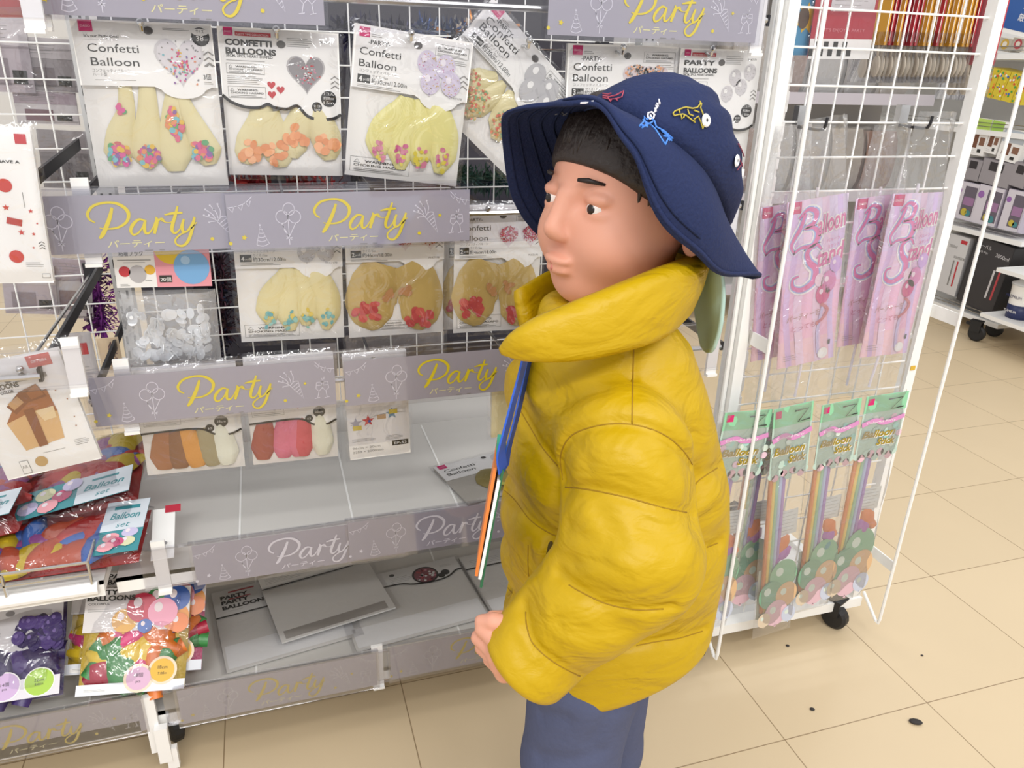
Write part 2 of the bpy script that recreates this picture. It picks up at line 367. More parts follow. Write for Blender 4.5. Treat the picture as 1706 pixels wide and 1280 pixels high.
# bars that carry the sign strips in front of the hooks, on arms from the posts
for z in (1.105, .856, .634):
    b = MB(); b.tube([L((-.235, 1.0, z)), L((.672, 1.0, z))], .004, CHROME, 8)
    b.build('front_bar', gm)
    for x in (-.232, .676):
        b = MB(); b.obox(L((x, BACK-.02, z+.012)), L((x, 1.0, z)), .014, .004, DARKST); b.build('arm', gm)
for x, y in ((-.222, 1.06), (.62, 1.06), (-.1, 1.36), (.6, 1.36)): caster(gm, *L((x, y, 0))[:2])
# foot brackets with the price clips at the seam of the two bays
b = MB(); b.box(L((-.243, .984, .05)), L((-.226, .992, .16)), WHITE); b.box(L((-.232, .972, .038)), L((-.214, .984, .105)), WHITE); b.box(L((-.222, .975, .02)), L((-.206, .985, .06)), WHITE)
b.build('foot_bracket', gm)
ZL = at(100, 984, .95).z
gl, LL = gondola('shelf_gondola', 'left-hand shelving bay of colourful balloon bags, running out of the photo', -1.0, -.251, ((ZL, .955), (.118, .985)), .40, (-.985,))
b = MB(); 
for z in (ZL+.020, ZL+.038): b.tube([LL((-.98, .948, z)), LL((-.262, .948, z))], .0022, CHROME, 6)
b.tube([LL((-.262, .948, ZL+0.002)), LL((-.262, .948, ZL+0.038)), LL((-.262, 1.0, ZL+0.038))], .0022, CHROME, 6)
b.tube([LL((-.36, .948, ZL+0.002)), LL((-.36, .948, ZL+0.038))], .0022, CHROME, 6)
b.build('wire_guard', gl)
b = MB(); b.tube([LL((-.98, .950, ZL+-0.004)), LL((-.256, .950, ZL+-0.004))], .009, WHITE, 12); b.build('edge_rail', gl)
for x, y in ((-.9, 1.05), (-.35, 1.3)): caster(gl, *LL((x, y, 0))[:2])
for z, yb in ((.89, .93), (.70, .93)):
    b = MB(); b.obox(LL((-.263, BACK-.02, z+.02)), LL((-.263, yb, z)), .016, .004, DARKST); b.build('arm', gl)
    b = MB(); b.tube([LL((-.98, yb, z)), LL((-.262, yb, z))], .004, CHROME, 8); b.build('front_bar', gl)

# clear sign rails with white clips
def rail(x0, x1, z, Y, label, clips, h=.075):
    t = thing('sign_rail', label, 'rail', Vector(((x0+x1)/2, Y, z)), 'clear sign rails')
    b = MB(); cx = (x0+x1)/2
    b.box((x0-cx, .004, 0), (x1-cx, .0052, h), PLATE); b.box((x0-cx, .0015, h), (x1-cx, .0065, h+.003), PLATE); b.box((x0-cx, .0015, -.003), (x1-cx, .0065, 0), PLATE)
    b.build('clear_plate', t)
    for x in clips:
        b = MB(); b.box((x-cx-.009, .0055, -.014), (x-cx+.009, .0105, h+.012), WHITE); b.box((x-cx-.009, .0, -.014), (x-cx+.009, .0055, -.010), WHITE); b.build('clip', t)
rail(-.222, .665, 1.074, YS, 'clear plastic sign rail at the top of the photo', (-.205, .655))
rail(-.31, .665, .823, YS-.001, 'clear plastic sign rail of the second row, ending behind the hat brim', (-.198, .655))
rail(-.238, .665, .603, YS, 'clear plastic sign rail of the third row under the flat balloon packs', (-.19, .655))
rail(-.21, .665, .350, YS, 'layered clear and white rail along the empty shelf edge', (-.185,), .06)
rail(-.215, .665, .098, YS, 'clear and white rail along the lowest shelf edge', (.106,), .06)
p = at(112, 552, .915); q = at(124, 640, .915)
rail(-.62, p.x+.012, q.z, .908, 'clear rail with a white end clip above the brown gift box balloon pack', (p.x,), p.z-q.z-.02)
p = at(60, 52, .92)
rail(-.62, p.x+.01, p.z+.012, .915, 'clear rail with a white end clip beside the red corner card', (p.x,), .06)

# hooks that carry the hanging packs
def hook(x, z, yt, label, r=.0022, back=BACK):
    t = MB(); t.tube([(0, back-yt-.002, .01), (0, .012, .006), (0, .004, .003), (0, 0, .004), (0, -.003, .011)], r, CHROME, 8)
    t.sphere((0, -.003, .012), .0042, CHROME, 10, 8)
    t.box((-.012, back-yt-.004, -.005), (.012, back-yt+.003, .025), DARKST)
    o = t.build('display_hook', loc=(x, yt, z)); return tag(o, label, 'hook', 'chrome display hooks')
# ---------------------------------------------------------------- balloon packs
CARD = paint('#eceae7', .5); CARDW = paint('#f3f2f0', .4); HEAD = paint('#f2f1ef', .42)
CREAM = paint('#ddd3a6', .35, 0, .5, .3, 40); YELLOWISH = paint('#e3dc96', .35, 0, .5, .3, 40); MUSTARD = paint('#c4aa6a', .4, 0, .5, .25, 40)
GRAYB = paint('#b7b4b6', .35); GRAYL = paint('#d3d0d2', .35); GRAYD = paint('#8f8c8f', .4)
CONF = [paint(c, .45) for c in ('#d9708a', '#df936a', '#66a676', '#7dbcc6', '#8f6aa2', '#e0ba4e', '#d4609a', '#c97070')]
PEACH = [paint(c, .45) for c in ('#eaa878', '#e39c6c', '#f0b68a', '#dd9262')]
PINKY = [paint(c, .45) for c in ('#d48aa0', '#c65f8c', '#d9c84c', '#cf7d96')]
TEAL = [paint(c, .45) for c in ('#7db8b4', '#5fa9b0', '#e0c860', '#90c5bd')]
REDS = [paint(c, .5) for c in ('#c04a50', '#cc5a58', '#b8424c')]
def lobe(path, wd, th, mat, y0=-.001, n=14, m=9, wk=1):
    b = MB(); P = spline(path, 5); N = len(P); ws = wk*np.interp(np.linspace(0, 1, N), np.linspace(0, 1, len(wd)), wd); wm = wk*max(wd); vs = []
    for i in range(N):
        d = P[min(i+1, N-1)]-P[max(i-1, 0)]; d = d/(math.hypot(*d) or 1); q = (-d[1], d[0])
        for j in range(m):
            s = -1+2*j/(m-1); k = math.sqrt(max(0, 1-s*s))
            vs.append((P[i][0]+q[0]*ws[i]*s, y0-th*k*min(1, ws[i]/wm+.15), P[i][1]+q[1]*ws[i]*s))
    fs = [(i*m+j, i*m+j+1, (i+1)*m+j+1, (i+1)*m+j) for i in range(N-1) for j in range(m-1)]
    b.add(vs, fs, mat); b.y = y0-th; return b
def bits(b, c, r, n, mats, size, seed, bot=True):
    g = random.Random(seed)
    for i in range(n):
        a = g.uniform(0, 6.28); q = math.sqrt(g.random()); x = c[0]+r[0]*q*math.cos(a); z = c[1]+r[1]*q*math.sin(a)
        b.disc(x, z, size*g.uniform(.6, 1.1), b.y-.0004-.00012*i/n*8, g.choice(mats), size*g.uniform(.5, .9), 9, g.uniform(0, 3))
def logo(b, x, z, s, y=-.0005):
    b.rect(x-s/2, z-s*.42, x+s/2, z+s*.42, y, PINK); b.text('DAISO', x, z-s*.1, s*.24, y-.0002, paint('#f3d7e2', .5), width=s*.7, align='c')
def chev(b, x, z, s, y=-.0005, n=3):
    for k in range(n): b.stroke([(x-s/2, z-k*s*.55-s*.35), (x, z-k*s*.55), (x+s/2, z-k*s*.55-s*.35)], s*.13, y, INKG, smooth=False)
def lines(b, x, z, w, n, dz, y=-.0005, mat=INKG, t=.0005, seed=1):
    g = random.Random(seed)
    for k in range(n): b.rect(x, z-k*dz-t, x+w*g.uniform(.75, 1), z-k*dz, y, mat)
def warn(b, x, z, w, h, y=-.0005, small=True):
    for (a, c, d, e) in ((x, z, x+w, z+.0004), (x, z-h, x+w, z-h+.0004), (x, z-h, x+.0004, z), (x+w-.0004, z-h, x+w, z)): b.rect(a, c, d, e, y, INKG)
    b.stroke([(x+w*.06, z-h*.38), (x+w*.11, z-h*.14), (x+w*.16, z-h*.38)], .0005, y, INK, 1, True, False)
    b.text('WARNING:', x+w*.24, z-h*.36, h*.24, y, INK, width=w*.55, bold=.02); b.text('CHOKING HAZARD', x+w*.06, z-h*.62, h*.22, y, INK, width=w*.88, bold=.015)
    lines(b, x+w*.06, z-h*.76, w*.86, 2, h*.12, y)
def print_balloon(b, x, z, r, y, mat, hi, dots=None, seed=0, rz=None):
    rz = rz or r*1.15
    b.disc(x, z, r, y, mat, rz, 24); b.disc(x-r*.3, z+r*.35, r*.28, y-.0002, hi, r*.35, 14)
    b.poly([(x-r*.12, z-rz*1.1), (x+r*.12, z-rz*1.1), (x, z-rz*.9)], y, mat)
    if dots:
        g = random.Random(seed)
        for k in range(34):
            a = g.uniform(0, 6.28); q = math.sqrt(g.random())*.88; b.disc(x+r*q*math.cos(a), z+rz*q*math.sin(a), r*.06, y-.0004, g.choice(dots), r*.045, 6)
def pack(label, place, head, head_h, lobes, cat='balloon pack', group='hanging balloon packs', card=CARD, margin=.006, wrap=FILM, film_drop=.006, yaw=0, name='balloon_pack', back=None, bottom=None, thick=.004):
    M, w, h = place
    t = thing(name, label, cat, M @ Matrix.Rotation(yaw, 4, 'Z'), group)
    b = MB(); b.box((-w/2, 0, 0), (w/2, .0008, h), card)
    if bottom: bottom(b, w, h)
    b.build('backing_card', t)
    if head:
        b = MB(); hy = MB(); head(hy, w, h)
        # the card itself: outline polygon as a thin board
        o = hy.build('header_card', t, loc=(0, -thick-.0022, 0))
    for i, lb in enumerate(lobes(w, h) if lobes else []): lb.build('balloon', t, True)
    g = random.Random(label); W, H = w+2*margin, h+margin+film_drop
    fb = MB(); k = g.uniform(0, 9)
    def fn(u, v):
        e = min(u, 1-u, v, 1-v); d = min(1, e/.08)
        return (-W/2+W*u, -.001-(thick+.006)*d**.5+.0012*math.sin(9*u+k)*math.sin(7*v+k*2)*d, -film_drop+H*v)
    fb.grid(fn, 12, 14, wrap); fb.build('plastic_bag', t, True)
    return t, w, h
def board(b, pts, mat=HEAD, y=0, t=.0006):
    n = len(pts); b.add([(p[0], y, p[1]) for p in pts]+[(p[0], y+t, p[1]) for p in pts], [tuple(range(n)), tuple(range(2*n-1, n-1, -1))]+[(i, (i+1) % n, n+(i+1) % n, n+i) for i in range(n)], mat)
def notch(w, h, zc, u0, r, drop):            # header outline with a round drop
    X = lambda u: (u-.5)*w
    pts = [(-w/2, h), (w/2, h), (w/2, zc)]
    a0 = X(u0)+r*w
    arc = [(X(u0)+r*w*1.25, zc)]+[(X(u0)+r*w*math.cos(a), zc-drop*math.sin(a)) for a in np.linspace(.25, math.pi-.25, 12)]+[(X(u0)-r*w*1.25, zc)]
    return pts+arc+[(-w/2, zc)]
def hole(b, x, z, y=-.0006): b.disc(x, z, .0052, y, paint('#55524f', .6), .0042, 14)

# -- top row -------------------------------------------------------------
def hd_heart(b, w, h):
    X = lambda u: (u-.5)*w
    Z = lambda v: h*(1-v)
    board(b, notch(w, h, Z(.375), .74, .17, h*.07)); y = -.0004
    logo(b, X(.10), Z(.035), w*.095)
    b.text("It's our Party time!", X(.08), Z(.098), .004, y, INK, width=w*.24, bold=.01); b.rect(X(.08), Z(.112), X(.31), Z(.111), y, INKG)
    b.text('Confetti', X(.09), Z(.18), w*.083, y, INK, width=w*.36); b.text('Balloon', X(.10), Z(.258), w*.083, y, INK, width=w*.34)
    b.text('コンフェッティバルーン', X(.10), Z(.295), .0042, y, INKG, width=w*.27); b.text('ハート型', X(.10), Z(.318), .0042, y, INKG, width=w*.10)
    b.rect(X(.11), Z(.342), X(.40), Z(.340), y, INKG); lines(b, X(.64), Z(.032), w*.2, 2, h*.008)
    b.heart(X(.74), Z(.21), w*.185, y, GRAYL); b.heart(X(.74), Z(.21), w*.165, y-.0002, paint('#dcd8dc', .4))
    g = random.Random(3)
    for k in range(90):
        b.disc(X(.745)+g.gauss(0, .055)*w, Z(.235)+g.gauss(0, .05)*h, w*.010, y-.0004-.00001*k, g.choice(CONF+[GRAYD, PINK, CARDW]), w*.007, 6, g.uniform(0, 3))
    for a in np.linspace(0, 6.28, 16): b.disc(X(.74)+w*.15*math.cos(a), Z(.2)+w*.12*math.sin(a), w*.008, y-.0004, INKG, w*.005, 6, a)
    b.disc(X(.91), Z(.075), w*.068, y, paint('#2b2a29', .5), n=24); b.disc(X(.91), Z(.048), w*.062, y-.0002, HEAD, w*.026, 16)
    b.text('サイズ', X(.91), Z(.053), .0048, y-.0004, INK, width=w*.06, align='c'); b.text('38', X(.905), Z(.098), w*.052, y-.0004, CARDW, width=w*.055, align='c', bold=.01); b.text('cm', X(.952), Z(.096), w*.02, y-.0004, CARDW, align='c')
    chev(b, X(.955), Z(.16), w*.075); chev(b, X(.955), Z(.235), w*.05, n=1)
    b.text('3個', X(.90), Z(.325), w*.05, y, INK, width=w*.055); lines(b, X(.9), Z(.34), w*.07, 2, h*.01)
    hole(b, X(.535), Z(.05))
def lb_heart(w, h):
    X = lambda u: (u-.5)*w
    Z = lambda v: h*(1-v)
    out = []
    for i, (p, wd) in enumerate((([(.31,.36),(.29,.52),(.22,.66),(.19,.78),(.19,.86)], (.035,.05,.075,.088,.03)), ([(.47,.36),(.45,.52),(.42,.68),(.40,.80),(.40,.88)], (.045,.06,.09,.10,.03)),
                                 ([(.66,.36),(.64,.5),(.62,.66),(.60,.80),(.60,.90)], (.03,.06,.085,.11,.05)), ([(.70,.38),(.74,.52),(.80,.66),(.85,.78),(.87,.86)], (.03,.055,.08,.10,.04)))):
        lb = lobe([(X(a), Z(c)) for a, c in p], [k*w for k in wd], .004+.0004*i, CREAM, -.0012-.0002*i, wk=1.3)
        if i in (0, 1, 3): bits(lb, (X((.19, .41, 0, .82)[i]), Z((.79, .80, 0, .77)[i])), (w*.08, h*.07), 46, CONF, w*.028, i)
        if i == 2: bits(lb, (X(.64), Z(.60)), (w*.055, h*.10), 40, CONF, w*.03, i)
        if i == 0: bits(lb, (X(.26), Z(.5)), (w*.02, h*.09), 5, CONF, w*.026, 9)
        out.append(lb)
    return out
pack('confetti balloon pack with a printed heart and tan balloons full of multicoloured confetti', on_plane((117, 31), (352, 41), (157, 312), 1.024), hd_heart, .38, lb_heart)

BANDK = paint('#262524', .5)
def hd_black(b, w, h, title=('CONFETTI', 'BALLOONS'), picture='heart'):
    X = lambda u: (u-.5)*w
    Z = lambda v: h*(1-v)
    edge = [(1, .56), (.93, .59), (.80, .60), (.70, .575), (.62, .51), (.53, .535), (.42, .525), (.37, .505), (.30, .53), (.18, .53), (.07, .50), (0, .455)]
    e = spline([(X(a), Z(c)) for a, c in edge], 5)
    board(b, [(-w/2, h), (w/2, h)]+[tuple(p) for p in e]); y = -.0004
    b.stroke([(p[0], p[1]+.0015) for p in e], .0034, y, BANDK, 1, False, False)
    logo(b, X(.085), Z(.03), w*.075); b.rect(X(.14), Z(.055), X(.43), Z(.028), y, RED); b.text('PARTY TIME COLLECTION', X(.15), Z(.050), .003, y-.0002, CARDW, width=w*.26)
    b.text(title[0], X(.055), Z(.115), w*.064, y, INK, width=w*.38, bold=.045); b.text(title[1], X(.055), Z(.170), w*.064, y, INK, width=w*.41, bold=.045)
    b.text('38CM, 2PCS, HEART-SHAPED', X(.055), Z(.192), .0042, y, INK, width=w*.38, bold=.01); lines(b, X(.055), Z(.212), w*.40, 1, 1)
    warn(b, X(.05), Z(.235), w*.31, h*.065); lines(b, X(.05), Z(.315), w*.3, 5, h*.012); warn(b, X(.05), Z(.385), w*.31, h*.075)
    lines(b, X(.56), Z(.05), w*.22, 5, h*.013); b.text('M-K7170', X(.84), Z(.075), .0038, y, INK, width=w*.10); chev(b, X(.955), Z(.29), w*.07)
    hole(b, X(.51), Z(.095))
    if picture == 'heart':
        for (u, v) in ((.41, .365), (.485, .395), (.41, .43)): b.heart(X(u), Z(v), w*.034, y, RED)
        b.heart(X(.71), Z(.27), w*.165, y, GRAYB); b.heart(X(.71), Z(.27), w*.15, y-.0002, GRAYD); g = random.Random(5)
        for k in range(60): b.disc(X(.70)+g.gauss(0, .05)*w, Z(.28)+g.gauss(0, .045)*h, w*.009, y-.0004, g.choice([CARDW, RED, PINKY[0], GRAYL]), w*.006, 6)
    else:
        for (u, v) in ((.70, .20), (.88, .16), (.62, .32), (.79, .27)): print_balloon(b, X(u), Z(v), w*.075, y, GRAYL, HEAD, [GRAYB])
    b.disc(X(.895), Z(.445), w*.068, y, BANDK, n=22); b.disc(X(.79), Z(.505), w*.044, y, BANDK, n=18)
    for k, s in enumerate(('2コ入', '約38cm', '15in')): b.text(s, X(.895), Z(.42+.03*k), w*.032, y-.0002, CARDW, align='c', width=w*.09)
    for k, s in enumerate(('2コ', '2pcs')): b.text(s, X(.79), Z(.505+.022*k), w*.026, y-.0002, CARDW, align='c', width=w*.055)
def lb_peach(w, h):
    X = lambda u: (u-.5)*w
    Z = lambda v: h*(1-v)
    out = []
    for i, (p, wd, c) in enumerate((([(.32,.5),(.30,.62),(.22,.76),(.17,.86),(.15,.92)], (.075,.10,.12,.10,.04), (.18,.83)), ([(.36,.55),(.38,.68),(.42,.80),(.45,.88),(.46,.94)], (.09,.12,.12,.10,.04), (.42,.83)),
                                    ([(.68,.5),(.64,.62),(.58,.72),(.56,.80),(.55,.87)], (.075,.11,.12,.11,.05), (.60,.72)), ([(.78,.5),(.82,.62),(.86,.72),(.88,.82),(.89,.88)], (.08,.11,.12,.10,.05), (.87,.75)))):
        lb = lobe([(X(a), Z(k)) for a, k in p], [k*w for k in wd], .004+.0005*i, CREAM, -.0012-.0002*i, wk=1.15); bits(lb, (X(c[0]), Z(c[1])), (w*.10, h*.075), 12, PEACH, w*.05, 20+i); out.append(lb)
    return out
pack('confetti balloon pack with a wavy black border, a grey heart and peach confetti', on_plane((361, 43), (563, 56), (379, 291), 1.027), hd_black, .5, lb_peach)

def hd_party(b, w, h, pcs='4', size='約30cm/12.00in', pic='lilac', hu=.75, zc=.40, top=True):
    X = lambda u: (u-.5)*w
    Z = lambda v: h*(1-v)
    board(b, notch(w, h, Z(zc), hu, .17, h*.085)); y = -.0004
    logo(b, X(.085), Z(.045), w*.085); lines(b, X(.14), Z(.05), w*.09, 2, h*.012)
    b.text('-PARTY-', X(.12), Z(.115), w*.048, y, INK, width=w*.18, bold=.01)
    b.text('Confetti', X(.055), Z(.185), w*.08, y, INK, width=w*.34); b.text('Balloon', X(.055), Z(.262), w*.08, y, INK, width=w*.31)
    b.text('コンフェッティバルーン', X(.06), Z(.295), .004, y, INKG, width=w*.31)
    b.rect(X(.05), Z(.365), X(.155), Z(.312), y, INK); b.text(pcs, X(.06), Z(.357), w*.06, y-.0002, CARDW, bold=.02); b.text('pcs個', X(.098), Z(.350), w*.026, y-.0002, CARDW, width=w*.05)
    b.text('サイズ / Size', X(.17), Z(.325), .0042, y, INKG, width=w*.13); b.text(size, X(.165), Z(.362), w*.05, y, INK, width=w*.30)
    lines(b, X(.05), Z(.378), w*.38, 2, h*.01)
    warn(b, X(.68), Z(.045), w*.29, h*.075); lines(b, X(.82), Z(.135), w*.15, 3, h*.012); chev(b, X(.95), Z(.225), w*.075)
    b.text('M-K7178', X(.84), Z(.39), .0035, y, INKG, width=w*.11); hole(b, X(.53), Z(.075))
    mats = {'lilac': ('#d6cde0', [CONF[5], CONF[6], CARDW, paint('#cbb36a')]), 'silver': ('#c6c5c8', [CARDW, GRAYD, GRAYL]), 'red': ('#e3dadd', REDS+[PINK, paint('#9c2638')]), 'plain': ('#bdbcbe', None), 'peach': ('#ddd0d4', [INK, PEACH[0], GRAYD])}[pic]
    if pic == 'red' or pic == 'peach':
        for u in ((.60, .86) if pic == 'red' else (.62, .80)):
            c = (X(u), Z(.23)); b.heart(*c, w*.12, y, paint(mats[0], .4)); g = random.Random(int(u*99))
            for k in range(130):
                a = g.uniform(0, 6.28); q = math.sqrt(g.random()); r = w*.10*q; b.disc(c[0]+r*math.cos(a), c[1]+r*math.sin(a)*.9+.002, w*.009, y-.0003-.000003*k, g.choice(mats[1]), w*.008, 5)
    else:
        for k, (u, v) in enumerate(((.60, .175), (.76, .185), (.64, .30), (.82, .295))): print_balloon(b, X(u+.02), Z(v), w*.085, y-.0006*k, paint(mats[0], .35), CARDW if pic != 'lilac' else paint('#ece6ef'), mats[1], k)
def bt_warn(b, w, h): warn(b, -w*.46, h*.135, w*.52, h*.10, -.0006); lines(b, -w*.42, h*.05, w*.4, 2, h*.012)
def lb_four(mats, seed, base=YELLOWISH):
    def f(w, h):
        X = lambda u: (u-.5)*w
        Z = lambda v: h*(1-v)
        out = []
        for i, (p, wd) in enumerate((([(.46,.42),(.42,.52),(.32,.64),(.28,.76),(.28,.86)], (.03,.07,.09,.09,.03)), ([(.50,.42),(.49,.55),(.47,.68),(.47,.80),(.48,.92)], (.03,.07,.085,.09,.03)),
                                     ([(.58,.42),(.62,.54),(.66,.68),(.64,.80),(.62,.88)], (.03,.06,.08,.08,.03)), ([(.66,.42),(.76,.52),(.83,.66),(.84,.80),(.82,.92)], (.04,.09,.10,.09,.03)))):
            lb = lobe([(X(a), Z(k)) for a, k in p], [k*w for k in wd], .0045+.0005*i, base, -.0012-.0002*i, wk=1.4)
            bits(lb, (X(p[3][0]), Z(.82)), (w*.055, h*.08), 13, mats, w*.026, seed+i); out.append(lb)
        return out
    return f
pack('party confetti pack with lilac balloons printed and pale yellow balloons with pink ends', on_plane((590, 38), (787, 72), (568, 290), 1.025), lambda b, w, h: hd_party(b, w, h), .4, lb_four(PINKY, 31), bottom=bt_warn)
SPRK = [paint(c, .5) for c in ('#e08a70', '#cfae6a', '#8fb58a', '#e9c9a0', '#d9776a', '#b9a06a')]
def lb_sprinkle(w, h):
    X = lambda u: (u-.5)*w
    Z = lambda v: h*(1-v)
    out = []
    for i, (p, wd) in enumerate((([(.4,.42),(.34,.55),(.26,.68),(.2,.78)], (.03,.10,.11,.04)), ([(.48,.42),(.46,.58),(.42,.74),(.40,.88)], (.03,.10,.11,.04)), ([(.56,.42),(.62,.55),(.68,.70),(.72,.84)], (.03,.11,.12,.04)))):
        lb = lobe([(X(a), Z(k)) for a, k in p], [k*w for k in wd], .006, CREAM, -.0012-.0004*i); bits(lb, (X(p[2][0]), Z(p[2][1])), (w*.09, h*.15), 90, SPRK, w*.012, 40+i); out.append(lb)
    return out
pack('confetti balloon pack hanging askew with silver balloons and sprinkle patterned balloons', on_plane((820, -2), (962, 160), (688, 138), 1.036), lambda b, w, h: hd_party(b, w, h, pic='plain'), .4, lb_sprinkle)
pack('party confetti pack behind the top of the blue hat with a hook through its hole', on_plane((944, 72), (1128, 78), (957, 300), 1.031), lambda b, w, h: hd_party(b, w, h, '3', '約38cm/15.00in', 'peach'), .4, lb_four(PEACH, 51, CREAM), bottom=bt_warn)
def lb_white(w, h): return [lobe([((u-.5)*w, h*.45), ((u+d-.5)*w, h*.28), ((u+d*1.6-.5)*w, h*.10)], (.03*w, .10*w, .02*w), .004, paint('#eeece0', .35), -.0012-.0004*i) for i, (u, d) in enumerate(((.35, -.08), (.55, .02), (.68, .08)))]
pack('party balloons pack with a wavy black border and pearl white balloons beside the slotted post', on_plane((1131, 80), (1266, 84), (1122, 305), 1.026), lambda b, w, h: hd_black(b, w, h, ('PARTY', 'BALLOONS'), 'round'), .5, lb_white)
for px, py, lab in ((237, 57, 'chrome hook over the heart confetti pack'), (462, 68, 'chrome hook through the black bordered confetti pack'), (685, 73, 'chrome hook through the lilac confetti pack'), (880, 85, 'chrome hook beside the askew confetti pack'), (1036, 95, 'chrome hook above the crown of the blue hat'), (1184, 97, 'chrome hook through the pearl white balloon pack')):
    p = at(px, py, 1.006); hook(p.x, p.z, 1.006, lab)

# -- second row ----------------------------------------------------------
def disc_pack():
    M, w, h = on_plane((183, 370), (345, 370), (208, 600), 1.035)
    t = thing('hook_pack', 'clear bag of white plastic balloon discs under a card with yellow and blue balloons', 'fastener pack', M)
    hh = h*.56
    b = MB(); board(b, [(-w/2, h), (w/2, h), (w/2, hh), (-w/2, hh)]); y = -.0005
    X = lambda u: (u-.5)*w
    b.rect(X(.42), hh, X(1), h, y, paint('#e79aa6', .5))
    b.disc(X(.60), h*.84, w*.18, y-.0002, paint('#e6c428', .4), w*.19, 24); b.disc(X(.80), h*.70, w*.19, y-.0004, paint('#79aede', .4), w*.20, 24)
    b.disc(X(.55), h*.89, w*.04, y-.0006, paint('#f3e389', .4)); b.disc(X(.74), h*.75, w*.05, y-.0006, paint('#a9cdee', .4))
    b.rect(X(.45), h*.595, X(.58), h*.645, y-.0006, INK); b.text('20個', X(.46), h*.603, h*.035, y-.0008, CARDW, width=w*.11)
    b.text('粘着フック', X(.06), h*.785, h*.045, y, INK, width=w*.25, bold=.02); b.rect(X(.04), h*.752, X(.38), h*.757, y, INKG); b.rect(X(.1), h*.735, X(.32), h*.738, y, INKG)
    b.disc(X(.10), h*.675, w*.06, y, RED); b.disc(X(.36), h*.685, w*.055, y, paint('#e2b13a')); b.disc(X(.23), h*.655, w*.09, y, GRAYB, w*.10); lines(b, X(.04), h*.585, w*.1, 2, h*.01); lines(b, X(.30), h*.61, w*.09, 1, 1)
    b.build('header_card', t, loc=(0, -.014, 0))
    g = random.Random(8); DISC = paint('#eef1f5', .3)
    for k in range(88):
        d = MB(); r = .0074*g.uniform(.85, 1.1)
        d.rev([(.001, 0), (r*.95, 0), (r, .0006), (r*.95, .0012), (.001, .0012)], (0, 0, 0), DISC, 16); d.rev([(.0014, .0012), (.0012, .004), (.0026, .0045)], (0, 0, 0), DISC, 8)
        o = d.build('plastic_disc', t); zz = h*(.03+.34*g.random()**1.7)
        o.location = ((g.random()-.5)*w*.78, -.002-.012*g.random(), zz); o.rotation_euler = (1.57+g.gauss(0, .6), g.gauss(0, .6), g.uniform(0, 6))
    fb = MB(); W = w*1.04; H = hh*1.02
    for s in (0, 1):
        def fn(u, v, s=s):
            e = min(u, 1-u, v); d = min(1, e/.15)**.6; return (-W/2+W*u, (-.0015-(.019+.003*math.sin(8*u+5*v))*d) if s == 0 else .001, -.01+H*v)
        fb.grid(fn, 14, 16, film('milky_bag_film', '#fcfcfd', .10, .65, .10, 1.0, 26, .22))
    fb.build('plastic_bag', t, True)
disc_pack()
pack('four piece party confetti pack with silver balloons printed and teal ended cream balloons', on_plane((384, 352), (567, 352), (388, 571), 1.026), lambda b, w, h: hd_party(b, w, h, '4', '約30cm/12.00in', 'silver', zc=.415), .4, lb_four(TEAL, 61, paint('#e3d7a2', .35, 0, .5, .3, 40)), bottom=bt_warn)
def lb_big(mats, seed):
    def f(w, h):
        X = lambda u: (u-.5)*w
        Z = lambda v: h*(1-v)
        out = []
        for i, (p, wd, c) in enumerate((([(.36,.42),(.30,.55),(.24,.72),(.26,.86),(.28,.94)], (.16,.25,.27,.20,.06), (.20,.78)), ([(.62,.42),(.70,.55),(.76,.72),(.74,.88),(.72,.96)], (.16,.23,.24,.19,.06), (.74,.86)))):
            lb = lobe([(X(a), Z(k)) for a, k in p], [k*w for k in wd], .006, MUSTARD, -.0012-.0004*i); bits(lb, (X(c[0]), Z(c[1])), (w*.14, h*.07), 15, mats, w*.055, seed+i)
            bits(lb, (X(.42 if i == 0 else .60), Z(.64)), (w*.06, h*.06), 4, [paint('#bd8a5e', .5)], w*.05, seed+7+i); out.append(lb)
        return out
    return f
pack('two piece party confetti pack with red heart prints and large mustard balloons', on_plane((571, 346), (738, 343), (570, 564), 1.029), lambda b, w, h: hd_party(b, w, h, '2', '約46cm/18.00in', 'red'), .4, lb_big(REDS, 71), bottom=lambda b, w, h: warn(b, -w*.18, h*.12, w*.3, h*.07, -.0006))
pack('two piece mustard balloon pack hanging at the collar of the yellow jacket', on_plane((757, 342), (905, 340), (745, 556), 1.023), lambda b, w, h: hd_party(b, w, h, '2', '約46cm/18.00in', 'red'), .4, lb_big(REDS, 81), bottom=bt_warn)
pack('farther two piece mustard balloon pack peeping out behind the one at the jacket collar', on_plane((740, 345), (890, 345), (735, 550), 1.06), lambda b, w, h: hd_party(b, w, h, '2', '約46cm/18.00in', 'red'), .4, lb_big(REDS, 91))
for px, py, Y, lab in ((270, 390, 1.005, 'chrome hook holding the bag of plastic discs'), (480, 372, 1.005, 'chrome hook behind the second rail over the teal ended balloons'), (655, 365, 1.005, 'chrome hook behind the second rail over the mustard balloons'), (812, 362, 1.0, 'chrome hook behind the second rail near the child')):
    p = at(px, py, Y); hook(p.x, p.z, Y, lab)

